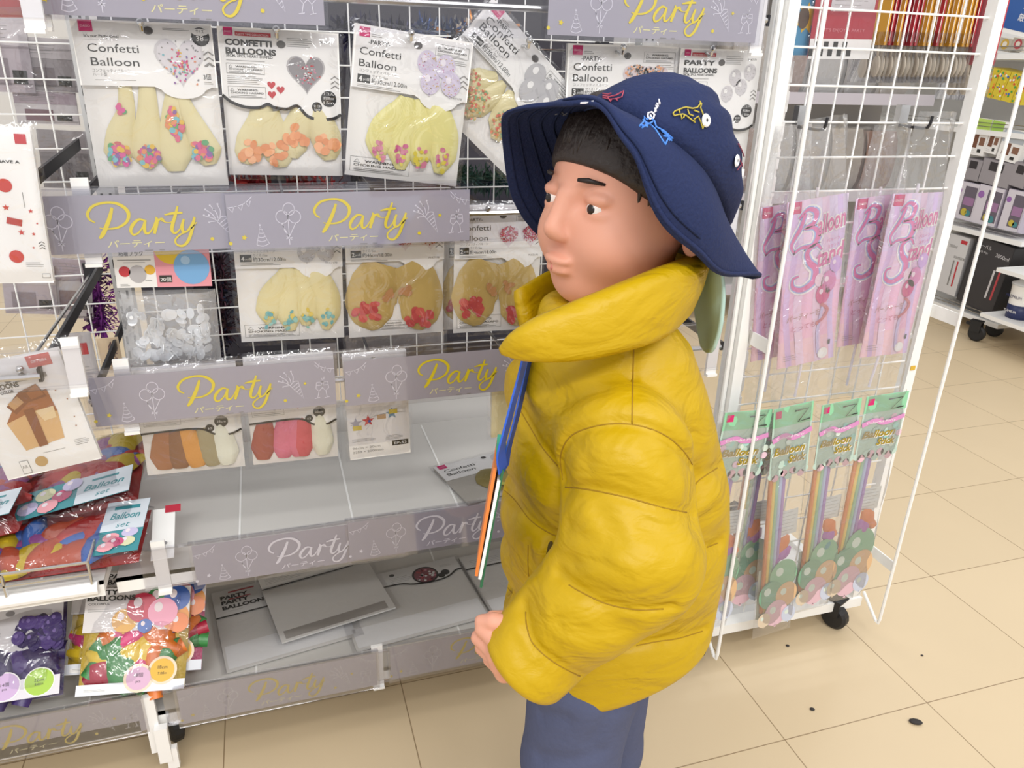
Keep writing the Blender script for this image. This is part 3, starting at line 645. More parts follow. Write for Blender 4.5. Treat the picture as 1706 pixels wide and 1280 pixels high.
# -- third row -----------------------------------------------------------
def hd_wave(b, w, h):
    X = lambda u: (u-.5)*w
    Z = lambda v: h*(1-v)
    e = spline([(X(a), Z(c)) for a, c in ((1, .62), (.88, .66), (.74, .655), (.62, .60), (.5, .585), (.25, .59), (0, .60))], 5)
    board(b, [(-w/2, h), (w/2, h)]+[tuple(p) for p in e]); y = -.0005
    b.stroke([(p[0], p[1]+.001) for p in e], .0028, y, BANDK, 1, False, False)
    b.text('BALLOONS', X(.05), Z(.30), w*.07, y, INK, width=w*.4, bold=.04); warn(b, X(.04), Z(.40), w*.36, h*.13)
    b.disc(X(.80), Z(.53), w*.07, y, BANDK); b.disc(X(.68), Z(.585), w*.045, y, BANDK); b.text('25cm', X(.80), Z(.54), w*.04, y-.0002, CARDW, width=w*.09, align='c'); b.text('8コ', X(.68), Z(.595), w*.03, y-.0002, CARDW, align='c')
    return X, Z
def wave(cols, picture):
    def f(b, w, h):
        X, Z = hd_wave(b, w, h)
        for k, c in enumerate(picture): print_balloon(b, X(.56+.13*k), Z(.42-.03*(k % 2)), w*.07, -.0006-.0003*k, paint(c, .35), HEAD)
    def l(w, h):
        X = lambda u: (u-.5)*w
        Z = lambda v: h*(1-v)
        return [lobe([(X(a), Z(.56)), (X(a+d*.4), Z(.70)), (X(a+d*.8), Z(.84)), (X(a+d), Z(.95))], (.05*w, .08*w, .095*w, .05*w), .004+.0006*i, paint(c, .45, 0, .5, .5, 70), -.0012-.0003*i, wk=1.5) for i, (c, a, d) in enumerate(cols)]
    return f, l
hf, lf = wave((('#a9704a', .22, -.04), ('#8d6142', .34, .0), ('#d99a4a', .42, .10), ('#a59a78', .62, .06), ('#e9eadb', .78, .04)), ('#a89a7a', '#a5623e'))
pack('small pack of tan, ochre, khaki and ivory balloons under the third rail', on_plane((219, 610), (392, 600), (240, 793), 1.03), hf, .5, lf)
hf, lf = wave((('#a85648', .18, -.06), ('#d8738c', .40, -.04), ('#d8738c', .5, .04), ('#cf5560', .6, -.02), ('#e4e4d2', .80, .02)), ('#cf6a5c', '#d88aa0'))
pack('small pack of brick, pink and ivory balloons under the third rail', on_plane((404, 595), (554, 585), (412, 776), 1.03), hf, .5, lf)
def hd_ban(b, w, h):
    X = lambda u: (u-.5)*w
    Z = lambda v: h*(1-v); y = -.0005
    board(b, [(-w/2, h), (w/2, h), (w/2, 0), (-w/2, 0)])
    b.rect(X(0), Z(.30), X(1), Z(.86), y, paint('#dcdadb', .5)); b.stroke([(X(.05), Z(.66)), (X(.5), Z(.585)), (X(.95), Z(.58))], .0006, y-.0002, INKG)
    for u, v, c, kind in ((.13, .645, '#9a98a8', 's'), (.33, .63, '#c43a3a', 's'), (.35, .635, '#3a4aa0', 'd'), (.55, .605, '#b08a5a', 'b'), (.72, .585, '#6a8aa0', 's'), (.74, .565, '#c8b23a', 'b'), (.15, .69, '#c8b23a', 'b')):
        if kind == 's': b.star(X(u), Z(v), w*.105, y-.0004, paint(c, .5))
        elif kind == 'd': b.disc(X(u), Z(v), w*.025, y-.0006, paint(c, .5))
        else: b.rect(X(u-.07), Z(v+.022), X(u+.07), Z(v-.022), y-.0006, paint(c, .5))
    lines(b, X(.05), Z(.80), w*.4, 3, h*.012); b.text('96cm × 20cm', X(.05), Z(.90), h*.03, y, INKG, width=w*.45); b.text('2250 × 2000mm', X(.05), Z(.94), h*.03, y, INKG, width=w*.5)
    b.rect(X(.70), Z(.905), X(.97), Z(.855), y, INK); b.text('EP-53', X(.735), Z(.893), h*.03, y-.0002, CARDW, width=w*.2); lines(b, X(.6), Z(.80), w*.3, 4, h*.012)
pack('clear pack with a printed garland of small stars under the third rail', on_plane((569, 590), (675, 580), (582, 764), 1.028), hd_ban, 1, None, cat='garland pack', name='garland_pack')
def hd_pale(b, w, h):
    board(b, [(-w/2, h), (w/2, h), (w/2, 0), (-w/2, 0)], paint('#e9e0b8', .5)); lines(b, -w*.2, h*.16, w*.5, 5, h*.03); b.rect(-w*.1, h*.05, w*.2, h*.10, -.0005, GRAYB)
pack('pale yellow pack hanging just behind the lanyard of the child', on_plane((818, 600), (905, 592), (805, 728), 1.03), hd_pale, 1, None, name='party_pack', cat='party pack')
for px, py, lab in ((310, 640, 'chrome hook behind the third rail over the tan balloons'), (480, 625, 'chrome hook behind the third rail over the pink balloons'), (622, 612, 'chrome hook behind the third rail over the garland pack'), (858, 612, 'chrome hook behind the third rail at the lanyard')):
    p = at(px, py, 1.004); hook(p.x, p.z, 1.004, lab)

# -- left bay, hanging ---------------------------------------------------
def hd_stars(b, w, h):
    X = lambda u: (u-.5)*w
    Z = lambda v: h*(1-v); y = -.0005
    board(b, [(-w/2, h), (w/2, h), (w/2, 0), (-w/2, 0)])
    for u, v, r in ((.84, .52, .035), (.67, .66, .05), (.83, .67, .03), (.80, .76, .02), (.52, .50, .05), (.90, .60, .02)): b.star(X(u), Z(v), w*r, y, paint('#c8392f', .5))
    for v in (.36, .82): b.disc(X(.55), Z(v), w*.10, y, paint('#c8392f', .5))
    b.stroke([(X(.5), Z(.58)), (X(.70), Z(.60))], .007, y, paint('#b5372c', .5))
    for k in range(3): chev(b, X(.92), Z(.72), w*.08)
    b.text('HAVE A', X(.5), Z(.22), h*.025, y, INK, width=w*.3, bold=.02); b.rect(X(.78), Z(.10), X(.93), Z(.04), y, RED)
    lines(b, X(.66), Z(.86), w*.25, 3, h*.012); b.rect(X(.86), Z(.965), X(.97), Z(.935), y, INKG); b.rect(X(.866), Z(.961), X(.964), Z(.939), y-.0002, HEAD)
    b.stroke([(X(.77), Z(.4)), (X(.77), Z(.5))], .0006, y, INKG)
pack('white card pack with red stars, cut off by the edge of the photo', plane3(at(-80, 206, .925), at(52, 212, .925), at(-60, 470, .925)), hd_stars, 1, None, name='party_pack', cat='party pack')
def hd_gift(b, w, h):
    X = lambda u: (u-.5)*w
    Z = lambda v: h*(1-v); y = -.0005
    board(b, [(-w/2, h), (w/2, h), (w/2, 0), (-w/2, 0)])
    b.rect(X(.66), Z(.11), X(.90), Z(.01), y, paint('#c9625c', .5)); b.text('GIFT BOX', X(.70), Z(.072), h*.03, y-.0002, CARDW, width=w*.16)
    b.text('BALLOONS', X(.18), Z(.235), h*.06, y, INK, width=w*.32, bold=.04); b.text('GOLD COLOR', X(.18), Z(.275), h*.035, y, INK, width=w*.25, bold=.03); b.rect(X(.50), Z(.20), X(.80), Z(.16), y, INKG)
    G1 = paint('#d9b27e', .4); G2 = paint('#a5683e', .35); G3 = paint('#8c5634', .4); G4 = paint('#c2986a', .4)
    b.poly([(X(.23), Z(.52)), (X(.30), Z(.78)), (X(.72), Z(.74)), (X(.76), Z(.50)), (X(.52), Z(.42))], y, G1)
    b.poly([(X(.23), Z(.52)), (X(.42), Z(.34)), (X(.74), Z(.30)), (X(.76), Z(.50)), (X(.52), Z(.46))], y-.0002, G2); b.poly([(X(.30), Z(.38)), (X(.47), Z(.28)), (X(.66), Z(.24)), (X(.72), Z(.36)), (X(.52), Z(.38)), (X(.36), Z(.46))], y-.0004, G3)
    b.poly([(X(.44), Z(.44)), (X(.545), Z(.43)), (X(.54), Z(.765)), (X(.445), Z(.772))], y-.0006, G3); b.poly([(X(.55), Z(.46)), (X(.74), Z(.45)), (X(.73), Z(.55)), (X(.6), Z(.56))], y-.0006, paint('#e5cda2', .3))
    b.poly([(X(.32), Z(.36)), (X(.44), Z(.31)), (X(.48), Z(.37)), (X(.36), Z(.42))], y-.0008, G4); b.poly([(X(.54), Z(.30)), (X(.66), Z(.24)), (X(.70), Z(.34)), (X(.56), Z(.36))], y-.0008, G2)
    b.disc(X(.40), Z(.90), w*.065, y, paint('#c2a06a', .4)); b.rect(X(.18), Z(.98), X(.27), Z(.86), y, INKG); b.rect(X(.185), Z(.975), X(.265), Z(.865), y-.0002, HEAD); b.text('AIR', X(.19), Z(.93), h*.04, y-.0004, INKG, width=w*.06)
    for u, v in ((.82, .33), (.90, .42), (.90, .58), (.88, .66)): b.star(X(u), Z(v), w*.012, y, G2)
    lines(b, X(.80), Z(.78), w*.16, 4, h*.015); lines(b, X(.45), Z(.83), w*.3, 1, 1); hole(b, X(.42), Z(.16))
pack('white pack tilted under a clear rail, printed with a tan gift box and brown bow', plane3(at(-70, 612, .945), at(98, 578, .945), at(-25, 806, .945)), hd_gift, 1, None, margin=.012)
p = at(38, 630, .935); hook(p.x, p.z, .935, 'chrome hook through the gift box balloon pack')
def hd_red(b, w, h): board(b, [(-w/2, h), (w/2, h), (w/2, 0), (-w/2, 0)], paint('#b83a34', .5)); b.rect(-w*.5, h*.03, w*.5, h*.12, -.0005, paint('#a9615c', .5))
pack('red party card at the top corner of the photo, cut off by its edge', plane3(at(-90, -120, .95), at(36, -115, .95), at(-80, 28, .95)), hd_red, 1, None, name='party_pack', cat='party pack')
# ---------------------------------------------------------------- bags lying on the shelves
BRIGHT = [paint(c, .4, 0, .5, .4, 60) for c in ('#a52724', '#3f66ad', '#bfa626', '#8f4a88', '#b02c28', '#b55034', '#3f66ad')]
def crumple(b, x, z, L, W, a, mat, g, y0, th):          # one deflated balloon
    c, s = math.cos(a), math.sin(a); k = g.uniform(-.35, .35)
    lb = lobe([(x-c*L/2, z-s*L/2), (x-c*L*.15-s*L*k*.3, z-s*L*.15+c*L*k*.3), (x+c*L*.2-s*L*k*.2, z+s*L*.2+c*L*k*.2), (x+c*L/2, z+s*L/2)], (W*.28, W*.3, W*.55, W*.42, W*.1), th, mat, y0, m=8)
    return lb
def color_bag(label, place, cols, n, head, group, seed, size=(.075, .04), region=(0, 0, 1, 1), puff=.018, name='balloon_bag', film_=FILM, back=None):
    M, w, h = place; t = thing(name, label, 'balloon bag', M, group); g = random.Random(seed)
    bk = MB()
    bk.grid(lambda u, v: (w*(u-.5), .002-.004*min(1, min(u, 1-u, v, 1-v)*8), h*v), 8, 8, back or cols[0]); bk.build('bag_back', t, True)
    nx = max(2, round(math.sqrt(n*w*(region[2]-region[0])/(h*(region[3]-region[1]))))); nz = math.ceil(n/nx); i = 0
    for k in range(nz):
        for j in range(nx):
            x = (region[0]+(region[2]-region[0])*(j+.5+g.uniform(-.25, .25))/nx-.5)*w; z = (region[1]+(region[3]-region[1])*(k+.5+g.uniform(-.25, .25))/nz)*h; x = max(-w/2+size[0]*.46, min(w/2-size[0]*.46, x)); z = max(size[0]*.42, min(h-size[0]*.42, z))
            crumple(None, x, z, size[0]*g.uniform(.8, 1.15), size[1]*g.uniform(.8, 1.2), g.uniform(0, 6.28), g.choice(cols), g, -.003-.006*g.random(), puff*.6).build('balloon', t, True)
    if head: b = MB(); head(b, w, h); b.build('header_card', t, loc=(0, -puff*.95, 0))
    fb = MB()
    def fn(u, v):
        d = min(1, min(u, 1-u, v, 1-v)/.14)**.6; return (w*1.04*(u-.5), -.001-(puff*1.02+.004*math.sin(11*u+seed)*math.sin(9*v+2*seed))*d, h*(-.02+1.04*v))
    fb.grid(fn, 18, 18, film_); fb.build('plastic_bag', t, True)
    return t
AQUA = paint('#3f8f98', .4); LAB = paint('#d3dbe3', .45); PAST = ('#e8a0aa', '#c8c0e0', '#d9d8b0', '#c9507a')
def aqua_label(x0, z0, x1, z1, rot=False, lab=(0, .4)):
    def f(b, w, h):
        X0, X1, Z0, Z1 = (x0-.5)*w, (x1-.5)*w, z0*h, z1*h; y = -.0004
        board(b, [(X0, Z1), (X1, Z1), (X1, Z0), (X0, Z0)], AQUA)
        if rot:
            zl = Z0+(Z1-Z0)*.42; b.rect(X0, zl, X1, Z1, y, LAB)
            b.rect(X0+(X1-X0)*.2, Z1-(Z1-zl)*.3, X1-(X1-X0)*.2, Z1-(Z1-zl)*.18, y-.0002, AQUA); b.text('Balloon', (X0+X1)/2, Z1-(Z1-zl)*.62, (Z1-zl)*.3, y-.0002, AQUA, width=(X1-X0)*.7, shear=.3, align='c', bold=.02)
            b.text('set', (X0+X1)/2, Z1-(Z1-zl)*.9, (Z1-zl)*.24, y-.0002, AQUA, shear=.3, align='c')
            cs = ((.3, .32), (.72, .38), (.7, .2), (.45, .2), (.25, .12)); c0, cw, ch = X0, X1-X0, zl-Z0
            for k, (u, v) in enumerate(cs): print_balloon(b, X0+(X1-X0)*u, Z0+(zl-Z0)*v*2.2, (X1-X0)*.19, y-.0004*k, paint(PAST[k % 4], .35), paint('#eadfe6'), rz=(zl-Z0)*.20)
        else:
            L0, L1 = X0+(X1-X0)*lab[0], X0+(X1-X0)*lab[1]; b.rect(L0, Z0, L1, Z1, y, LAB); cx = (L0+L1)/2
            b.rect(cx-(L1-L0)*.25, Z0+(Z1-Z0)*.74, cx+(L1-L0)*.25, Z0+(Z1-Z0)*.82, y-.0002, AQUA); b.text('Balloon', cx, Z0+(Z1-Z0)*.42, (Z1-Z0)*.28, y-.0002, AQUA, width=(L1-L0)*.75, shear=.3, align='c', bold=.02); b.text('set', cx, Z0+(Z1-Z0)*.14, (Z1-Z0)*.24, y-.0002, AQUA, shear=.3, align='c')
            r0, r1 = (X0, L0) if lab[0] > .3 else (L1, X1)
            for k, (u, v) in enumerate(((.2, .35), (.45, .7), (.75, .5), (.55, .22), (.9, .8))): print_balloon(b, r0+(r1-r0)*u, Z0+(Z1-Z0)*v, (r1-r0)*.17, y-.0004*k, paint(PAST[(k+1) % 4], .35), paint('#eadfe6'), rz=(Z1-Z0)*.22)
    return f
SH = 'balloon bags piled on the left shelf'
def p3(a, b, c): return plane3(at(*a), at(*b), at(*c))
color_bag('balloon bag with an aqua label, highest of the pile beside the tan balloon pack', p3((78, 770, 1.25), (245, 725, 1.25), (116, 874, 1.06)), BRIGHT[:6], 26, aqua_label(.0, .0, 1.0, .34, lab=(.52, 1.0)), SH, 4, (.08, .042), (.02, .36, .98, 1), .03)
color_bag('aqua labelled balloon bag half outside the photo, under the gift box pack', p3((-75, 808, 1.22), (82, 772, 1.22), (-55, 905, 1.03)), BRIGHT[:6], 26, aqua_label(.0, .0, 1.0, .36, lab=(.5, 1.0)), SH, 15, (.08, .042), (.02, .38, .98, 1), .03)
color_bag('balloon bag lying sideways right behind the chrome wire guard', plane3(at(-20, 886, 1.09), at(252, 848, 1.07), at(-15, 972, .985)), BRIGHT, 24, aqua_label(.76, .0, 1.02, 1.0, True), SH, 27, (.075, .036), (.04, .04, .76, .95), .022)
def tab_card():
    M, w, h = plane3(at(255, 850, 1.07), at(292, 845, 1.07), at(250, 935, .99)); t = thing('header_tab', 'white hang tab with a slot sticking out from the bag behind the wire guard', 'card', M)
    b = MB(); b.box((-w/2, 0, 0), (w/2, .0008, h), CARDW); b.disc(0, h*.3, .006, -.0005, GRAYD, .0035); b.build('tab', t)
    r = MB(); r.rect(w*.05, h*.9, w*.75, h*1.05, -.001, paint('#b8243c')); r.build('red_corner', t)
tab_card()
# lowest shelf, left
PURP = [paint(c, .35, 0, .5, .4, 60) for c in ('#3b2a63', '#33245a', '#4a3576', '#2e2050')]
def purple_head(b, w, h):
    X = lambda u: (u-.5)*w
    Z = lambda v: h*(1-v); y = -.0004
    board(b, [(-w/2, h), (w/2, h), (w/2, h*.50), (-w/2, h*.50)], paint('#dcd9dc', .4)); b.rect(X(.02), Z(.16), X(.42), Z(.08), y, paint('#b0413f')); b.disc(X(.55), Z(.09), .006, y, GRAYD, .004)
    b.text('PARTY', X(.06), Z(.25), h*.07, y, INK, width=w*.28, bold=.04); b.text('BALLOONS', X(.06), Z(.33), h*.07, y, INK, width=w*.42, bold=.04); lines(b, X(.06), Z(.37), w*.3, 3, h*.02)
    g = random.Random(2)
    for k in range(30): print_balloon(b, X(.62+.36*g.random()), Z(.15+.34*g.random()), w*.055, y-.0002*(k+1), g.choice(PURP), paint('#6f5c98'))
def purple_foot(b, w, h):
    X = lambda u: (u-.5)*w; y = -.0004
    board(b, [(-w/2, h*.20), (w/2, h*.20), (w/2, 0), (-w/2, 0)], paint('#dedbe2', .4))
    for u, c, s1, s2 in ((.55, '#cdb0d8', '14個', 'pcs'), (.83, '#a9cf4a', '22cm', '8.66in')):
        b.disc(X(u), h*.15, w*.13, y, CARDW); b.disc(X(u), h*.15, w*.12, y-.0002, paint(c)); b.text(s1, X(u), h*.155, h*.045, y-.0004, INK, align='c'); b.text(s2, X(u), h*.115, h*.035, y-.0004, INK, align='c')
    b.rect(X(.06), h*.04, X(.25), h*.08, y, CARDW); lines(b, X(.06), h*.07, w*.18, 2, h*.015, -.0006)
t = color_bag('bag of dark purple balloons standing on the lowest shelf by the photo edge', p3((-85, 1028, 1.10), (112, 1002, 1.10), (-70, 1186, 1.0)), PURP, 16, purple_head, 'party balloon bags on the lowest shelf', 31, (.09, .045), (.03, .2, .97, .5), .02)
b = MB(); purple_foot(b, *p3((-85, 1028, 1.10), (112, 1002, 1.10), (-70, 1186, 1.0))[1:]); b.build('footer_card', t, loc=(0, -.0195, 0))
MULTI = [paint(c, .35, 0, .5, .4, 60) for c in ('#e2c02c', '#3f8a48', '#d8447e', '#e07a30', '#b02a44', '#3a62b0', '#e2c02c', '#3f8a48')]
def multi_head(b, w, h):
    X = lambda u: (u-.5)*w
    Z = lambda v: h*(1-v); y = -.0004
    board(b, [(-w/2, h), (w/2, h), (w/2, h*.58), (-w/2, h*.58)], paint('#e4e0e0', .4))
    for k, (u, v, r, c) in enumerate(((.86, .30, .14, '#e2912c'), (.70, .12, .13, '#3f8a48'), (.90, .08, .13, '#2f58a8'), (.38, .32, .12, '#d9a02c'), (.95, .36, .10, '#e07a30'), (.54, .20, .15, '#c22a4a'), (.74, .25, .145, '#e79ab4'), (.58, .38, .07, '#3a62b0'))):
        print_balloon(b, X(min(u, 1-r)), Z(max(v, r*.9)), w*r, y-.0004*k, paint(c, .3), paint('#f0e4e8'), rz=w*r)
    b.text('PARTY', X(.02), Z(.06), h*.065, y, INK, width=w*.28, bold=.04); b.text('BALLOONS', X(.02), Z(.12), h*.065, y-.004, INK, width=w*.45, bold=.04); b.text('COLORFUL', X(.03), Z(.16), h*.03, y, INK, width=w*.2); lines(b, X(.03), Z(.20), w*.25, 2, h*.02)
def multi_foot(b, w, h):
    X = lambda u: (u-.5)*w; y = -.0004
    board(b, [(-w/2, h*.10), (w/2, h*.10), (w/2, 0), (-w/2, 0)], paint('#dfe3ea', .4))
    for u, v, c, s1, s2 in ((.56, .13, '#d9b0cc', '18個', 'pcs'), (.78, .19, '#e6b53c', '18cm', '7.08in')):
        b.disc(X(u), h*v, w*.14, y, paint('#efd9c0')); b.disc(X(u), h*v, w*.115, y-.0002, paint(c)); b.text(s1, X(u), h*v+.002, h*.045, y-.0004, INK, align='c'); b.text(s2, X(u), h*(v-.04), h*.035, y-.0004, INK, align='c')
    b.rect(X(.05), h*.02, X(.32), h*.06, y, CARDW); lines(b, X(.07), h*.05, w*.2, 2, h*.012, -.0006)
def multi(label, dx, dy, seed, cols=MULTI):
    A = [at(148, 984, 1.10), at(319, 978, 1.10), at(144, 1160, 1.0)]; o = Vector((dx, dy, 0)); pl = plane3(*[p+o for p in A])
    t = color_bag(label, pl, cols, 16, multi_head, 'party balloon bags on the lowest shelf', seed, (.085, .042), (.04, .12, .96, .58), .02)
    b = MB(); multi_foot(b, pl[1], pl[2]); b.build('footer_card', t, loc=(0, -.0205, 0))
multi('front bag of multicoloured balloons with red and pink balloons printed, on the lowest shelf', 0, 0, 41)
multi('second bag of multicoloured balloons, its magenta edge showing behind the front one', .022, .035, 43, MULTI[2:])
multi('bag of multicoloured balloons squeezed between the front one and the purple bag', -.024, .05, 47)

# flat packs on the two empty shelves
FL = 'flat packs lying on the empty shelves'; GB = paint('#eae8e4', .5)
def flat(label, place, head, extra=None, card=GB, strip=True, cat='balloon pack'):
    M, w, h = place; t = thing('flat_balloon_pack', label, cat, M, FL)
    b = MB(); b.box((-w/2, 0, 0), (w/2, .003, h), card); b.rect(-w/2+.004, .004, w/2-.004, h*.28, -.0006, paint('#fbfbfb', .3)) if strip else None; b.build('backing_card', t)  # white band at the near edge paints the glare of the film onto the card
    if head: hb = MB(); head(hb, w, h); hb.build('header_card', t, loc=(0, -.001, 0))
    if extra: eb = MB(); extra(eb, w, h); eb.build('dark_strip', t)
    fb = MB(); g = random.Random(label); k = g.uniform(0, 6)
    fb.grid(lambda u, v: ((w+.016)*(u-.5), -.0015-.004*min(1, min(u, 1-u, v, 1-v)/.1)*(1+.4*math.sin(8*u+k)*math.sin(5*v+k)), -.006+(h+.012)*v), 12, 12, FILM); fb.build('plastic_bag', t, True)
    return t
def hd_redk(b, w, h):
    X = lambda u: (u-.5)*w
    Z = lambda v: h*(1-v); y = -.0004
    board(b, [(-w/2, h), (w/2, h), (w/2, Z(.36)), (-w/2, Z(.36))]); b.stroke([(-w/2, Z(.36)), (w/2, Z(.36))], .0035, y, BANDK)
    for k, s in enumerate(('PARTY', 'PARTY', 'BALLOON')): b.text(s, X(.06), Z(.13+.07*k), h*.065, y, INK, width=w*(.22 if k < 2 else .33), bold=.05)
    b.rect(X(.13), Z(.055), X(.34), Z(.035), y, RED); b.rect(X(.12), Z(.15), X(.30), Z(.137), y-.0002, RED); lines(b, X(.10), Z(.30), w*.15, 1, 1); lines(b, X(.42), Z(.29), w*.25, 3, h*.02)
def hd_round(b, w, h):
    X = lambda u: (u-.5)*w
    Z = lambda v: h*(1-v); y = -.0004
    e = spline([(X(a), Z(c)) for a, c in ((1, .22), (.95, .225), (.86, .30), (.72, .32), (.58, .29), (.48, .24), (.3, .23), (0, .22))], 4)
    board(b, [(-w/2, h), (w/2, h)]+[tuple(p) for p in e]); b.stroke([(p[0], p[1]) for p in e], .004, y, BANDK, 1, False, False)
    b.disc(X(.70), Z(.19), w*.105, y, BANDK, n=26); b.disc(X(.70), Z(.19), w*.09, y-.0002, paint('#8c4a56', .4)); g = random.Random(6)
    for k in range(30): a = g.uniform(0, 6.3); q = .08*w*g.random()**.5; b.disc(X(.70)+q*math.cos(a), Z(.19)+q*math.sin(a), w*.012, y-.0004, g.choice([CARDW, REDS[0], PINKY[0]]), n=6)
    b.disc(X(.86), Z(.22), w*.035, y, BANDK); b.disc(X(.82), Z(.255), w*.03, y, BANDK); lines(b, X(.42), Z(.13), w*.18, 4, h*.025); lines(b, X(.84), Z(.10), w*.1, 2, h*.02); hole(b, X(.45), Z(.08)); lines(b, X(.06), Z(.10), w*.3, 4, h*.025)
def hd_conf(b, w, h):
    X = lambda u: (u-.5)*w
    Z = lambda v: h*(1-v)
    board(b, [(-w/2, h), (w/2, h), (w/2, Z(.40)), (-w/2, Z(.40))]); logo(b, X(.08), Z(.05), w*.09); b.text('Confetti', X(.06), Z(.20), h*.09, -.0004, INK, width=w*.34); b.text('Balloon', X(.06), Z(.30), h*.09, -.0004, INK, width=w*.31); b.disc(X(.75), Z(.16), w*.14, -.0004, GRAYL, w*.12); hole(b, X(.55), Z(.07))
flat('flat grey pack with a red and black lettered header on the lowest shelf', on_level((352, 990), (548, 942), (358, 1126), .124), hd_redk)
def dk(b, w, h): b.rect(-w*.46, h*.03, w*.44, h*.17, -.0006, paint('#aaa5a0', .5))
def hd_turn(b, w, h): board(b, [(-w*.5, h*1.25), (w*.35, h*1.25), (w*.35, h*1.0), (-w*.5, h*1.0)]); b.stroke([(-w*.5, h*1.0), (w*.35, h)], .0035, -.0004, BANDK); lines(b, -w*.45, h*1.18, w*.4, 4, h*.03)
flat('grey pack lying askew on top of the other flat packs, dark strip outward', on_level((437, 985), (613, 936), (492, 1064), .138), hd_turn, dk, strip=False)
flat('flat grey pack with a round confetti picture in its black bordered header', on_level((555, 975), (757, 928), (587, 1087), .124), hd_round)
flat('flat grey pack with a round picture half hidden behind the jacket', on_level((764, 930), (950, 888), (792, 1042), .124), hd_round)
t = flat('confetti balloon pack with an olive balloon lying alone on the upper empty shelf', on_level((722, 780), (862, 745), (750, 848), .374), hd_conf, card=paint('#b3aea5', .5), strip=False)
lb = lobe([(.01, .075), (.0, .05), (.01, .02)], (.03, .045, .03), .004, paint('#8f8148', .4), -.001); bits(lb, (.01, .025), (.03, .012), 10, [paint('#a9a84e')], .006, 3); lb.build('balloon', t, True)
# ---------------------------------------------------------------- wire net stand on the end of the bay
NX0, NX1, NY = .708, 1.066, 1.0
ns = thing('net_stand', 'white wheeled wire net stand at the end of the shelving, hung with balloon accessories', 'rack', Vector((.885, 1.1, 0)))
o3 = lambda p: (p[0]-.885, p[1]-1.1, p[2])
def part(nm, fn, parent=ns): b = MB(); fn(b); return b.build(nm, parent)
for x in (NX0, NX1):
    part('frame_post', lambda b: (b.box(o3((x-.009, NY-.008, .05)), o3((x+.009, NY+.012, 1.75)), STEEL), b.tube([o3((x+(.014 if x > .9 else -.014), NY+.004, .05)), o3((x+(.014 if x > .9 else -.014), NY+.004, 1.75))], .004, STEEL)))
part('bottom_rail', lambda b: (b.box(o3((NX0-.012, NY-.012, .045)), o3((NX1+.012, NY+.012, .066)), STEEL), b.box(o3((NX0-.012, NY+.012, .05)), o3((NX0+.006, 1.38, .066)), STEEL), b.box(o3((NX1-.006, NY+.012, .05)), o3((NX1+.012, 1.38, .066)), STEEL), b.box(o3((NX0, NY+.012, .052)), o3((NX1, 1.38, .056)), paint('#dfe0e0', .4))))
wire_grid('wire_net', ns, NX0-.885, NX1-.885, .075, 1.75, NY+.006-1.1, .05, .0016, STEEL, (.053, .049))
for x, lab in ((.7155, 'l'), (1.0815, 'r')):
    xp = x+.004
    part('wire_loop', lambda b: b.tube([o3((xp-.002, NY-.006, .075)), o3((xp-.002, .948, .037)), o3((xp, .944, .035)), o3((xp, .942, .045)), o3((xp, .942, 1.70)), o3((xp, .95, 1.72)), o3((xp, NY-.006, 1.72))], .0032, STEEL, 8))
    for px, py in (((1255, 570), (1185, 1000)) if x < .9 else ((1585, 525), (1470, 932))):
        z = at(px, py, .97).z
        part('bracket', lambda b: b.obox(o3((xp, NY, z)), o3((xp, .944, z)), .022, .003, STEEL))
for x, y in ((.70, .995), (1.025, .995), (.70, 1.34), (1.025, 1.34)): caster(ns, x-.885, y-1.1, .027)
p0 = at(1312, 0, 1.14); p1 = at(1338, 0, 1.14)
def slot(b):
    b.box(o3((p0.x-.02, 1.14, .06)), o3((p1.x, 1.15, 1.75)), WHITE); z = .08
    while z < 1.72: b.box(o3((p0.x-.016, 1.134, z)), o3((p1.x-.002, 1.1395, z+.032)), STEEL); z += .045
part('slotted_panel', slot)
b = MB(); zz = at(1518, 610, NY).z; b.box(o3((NX1-.006, NY-.0095, zz-.004)), o3((NX1+.004, NY-.0085, zz+.004)), paint('#d8b03a')); b.build('yellow_sticker', ns)
def net_hook(px, py, lab, two=False):
    p = at(px, py, .945); b = MB(); L_ = NY-.945+.004
    b.tube([(0, L_, .012), (0, L_, .0), (0, .012, 0), (0, .003, .002), (0, 0, .008), (0, -.001, .018)], .0022, DARKST, 8); b.box((-.008, L_-.006, .004), (.008, L_+.006, .03), CHROME)
    tag(b.build('net_hook', loc=p), lab, 'hook', 'hooks on the wire net')
net_hook(1374, 218, 'dark hook clipped on the wire net over the inner pair of pink balloon stand bags')
net_hook(1548, 215, 'dark hook clipped on the wire net over the outer pair of pink balloon stand bags')

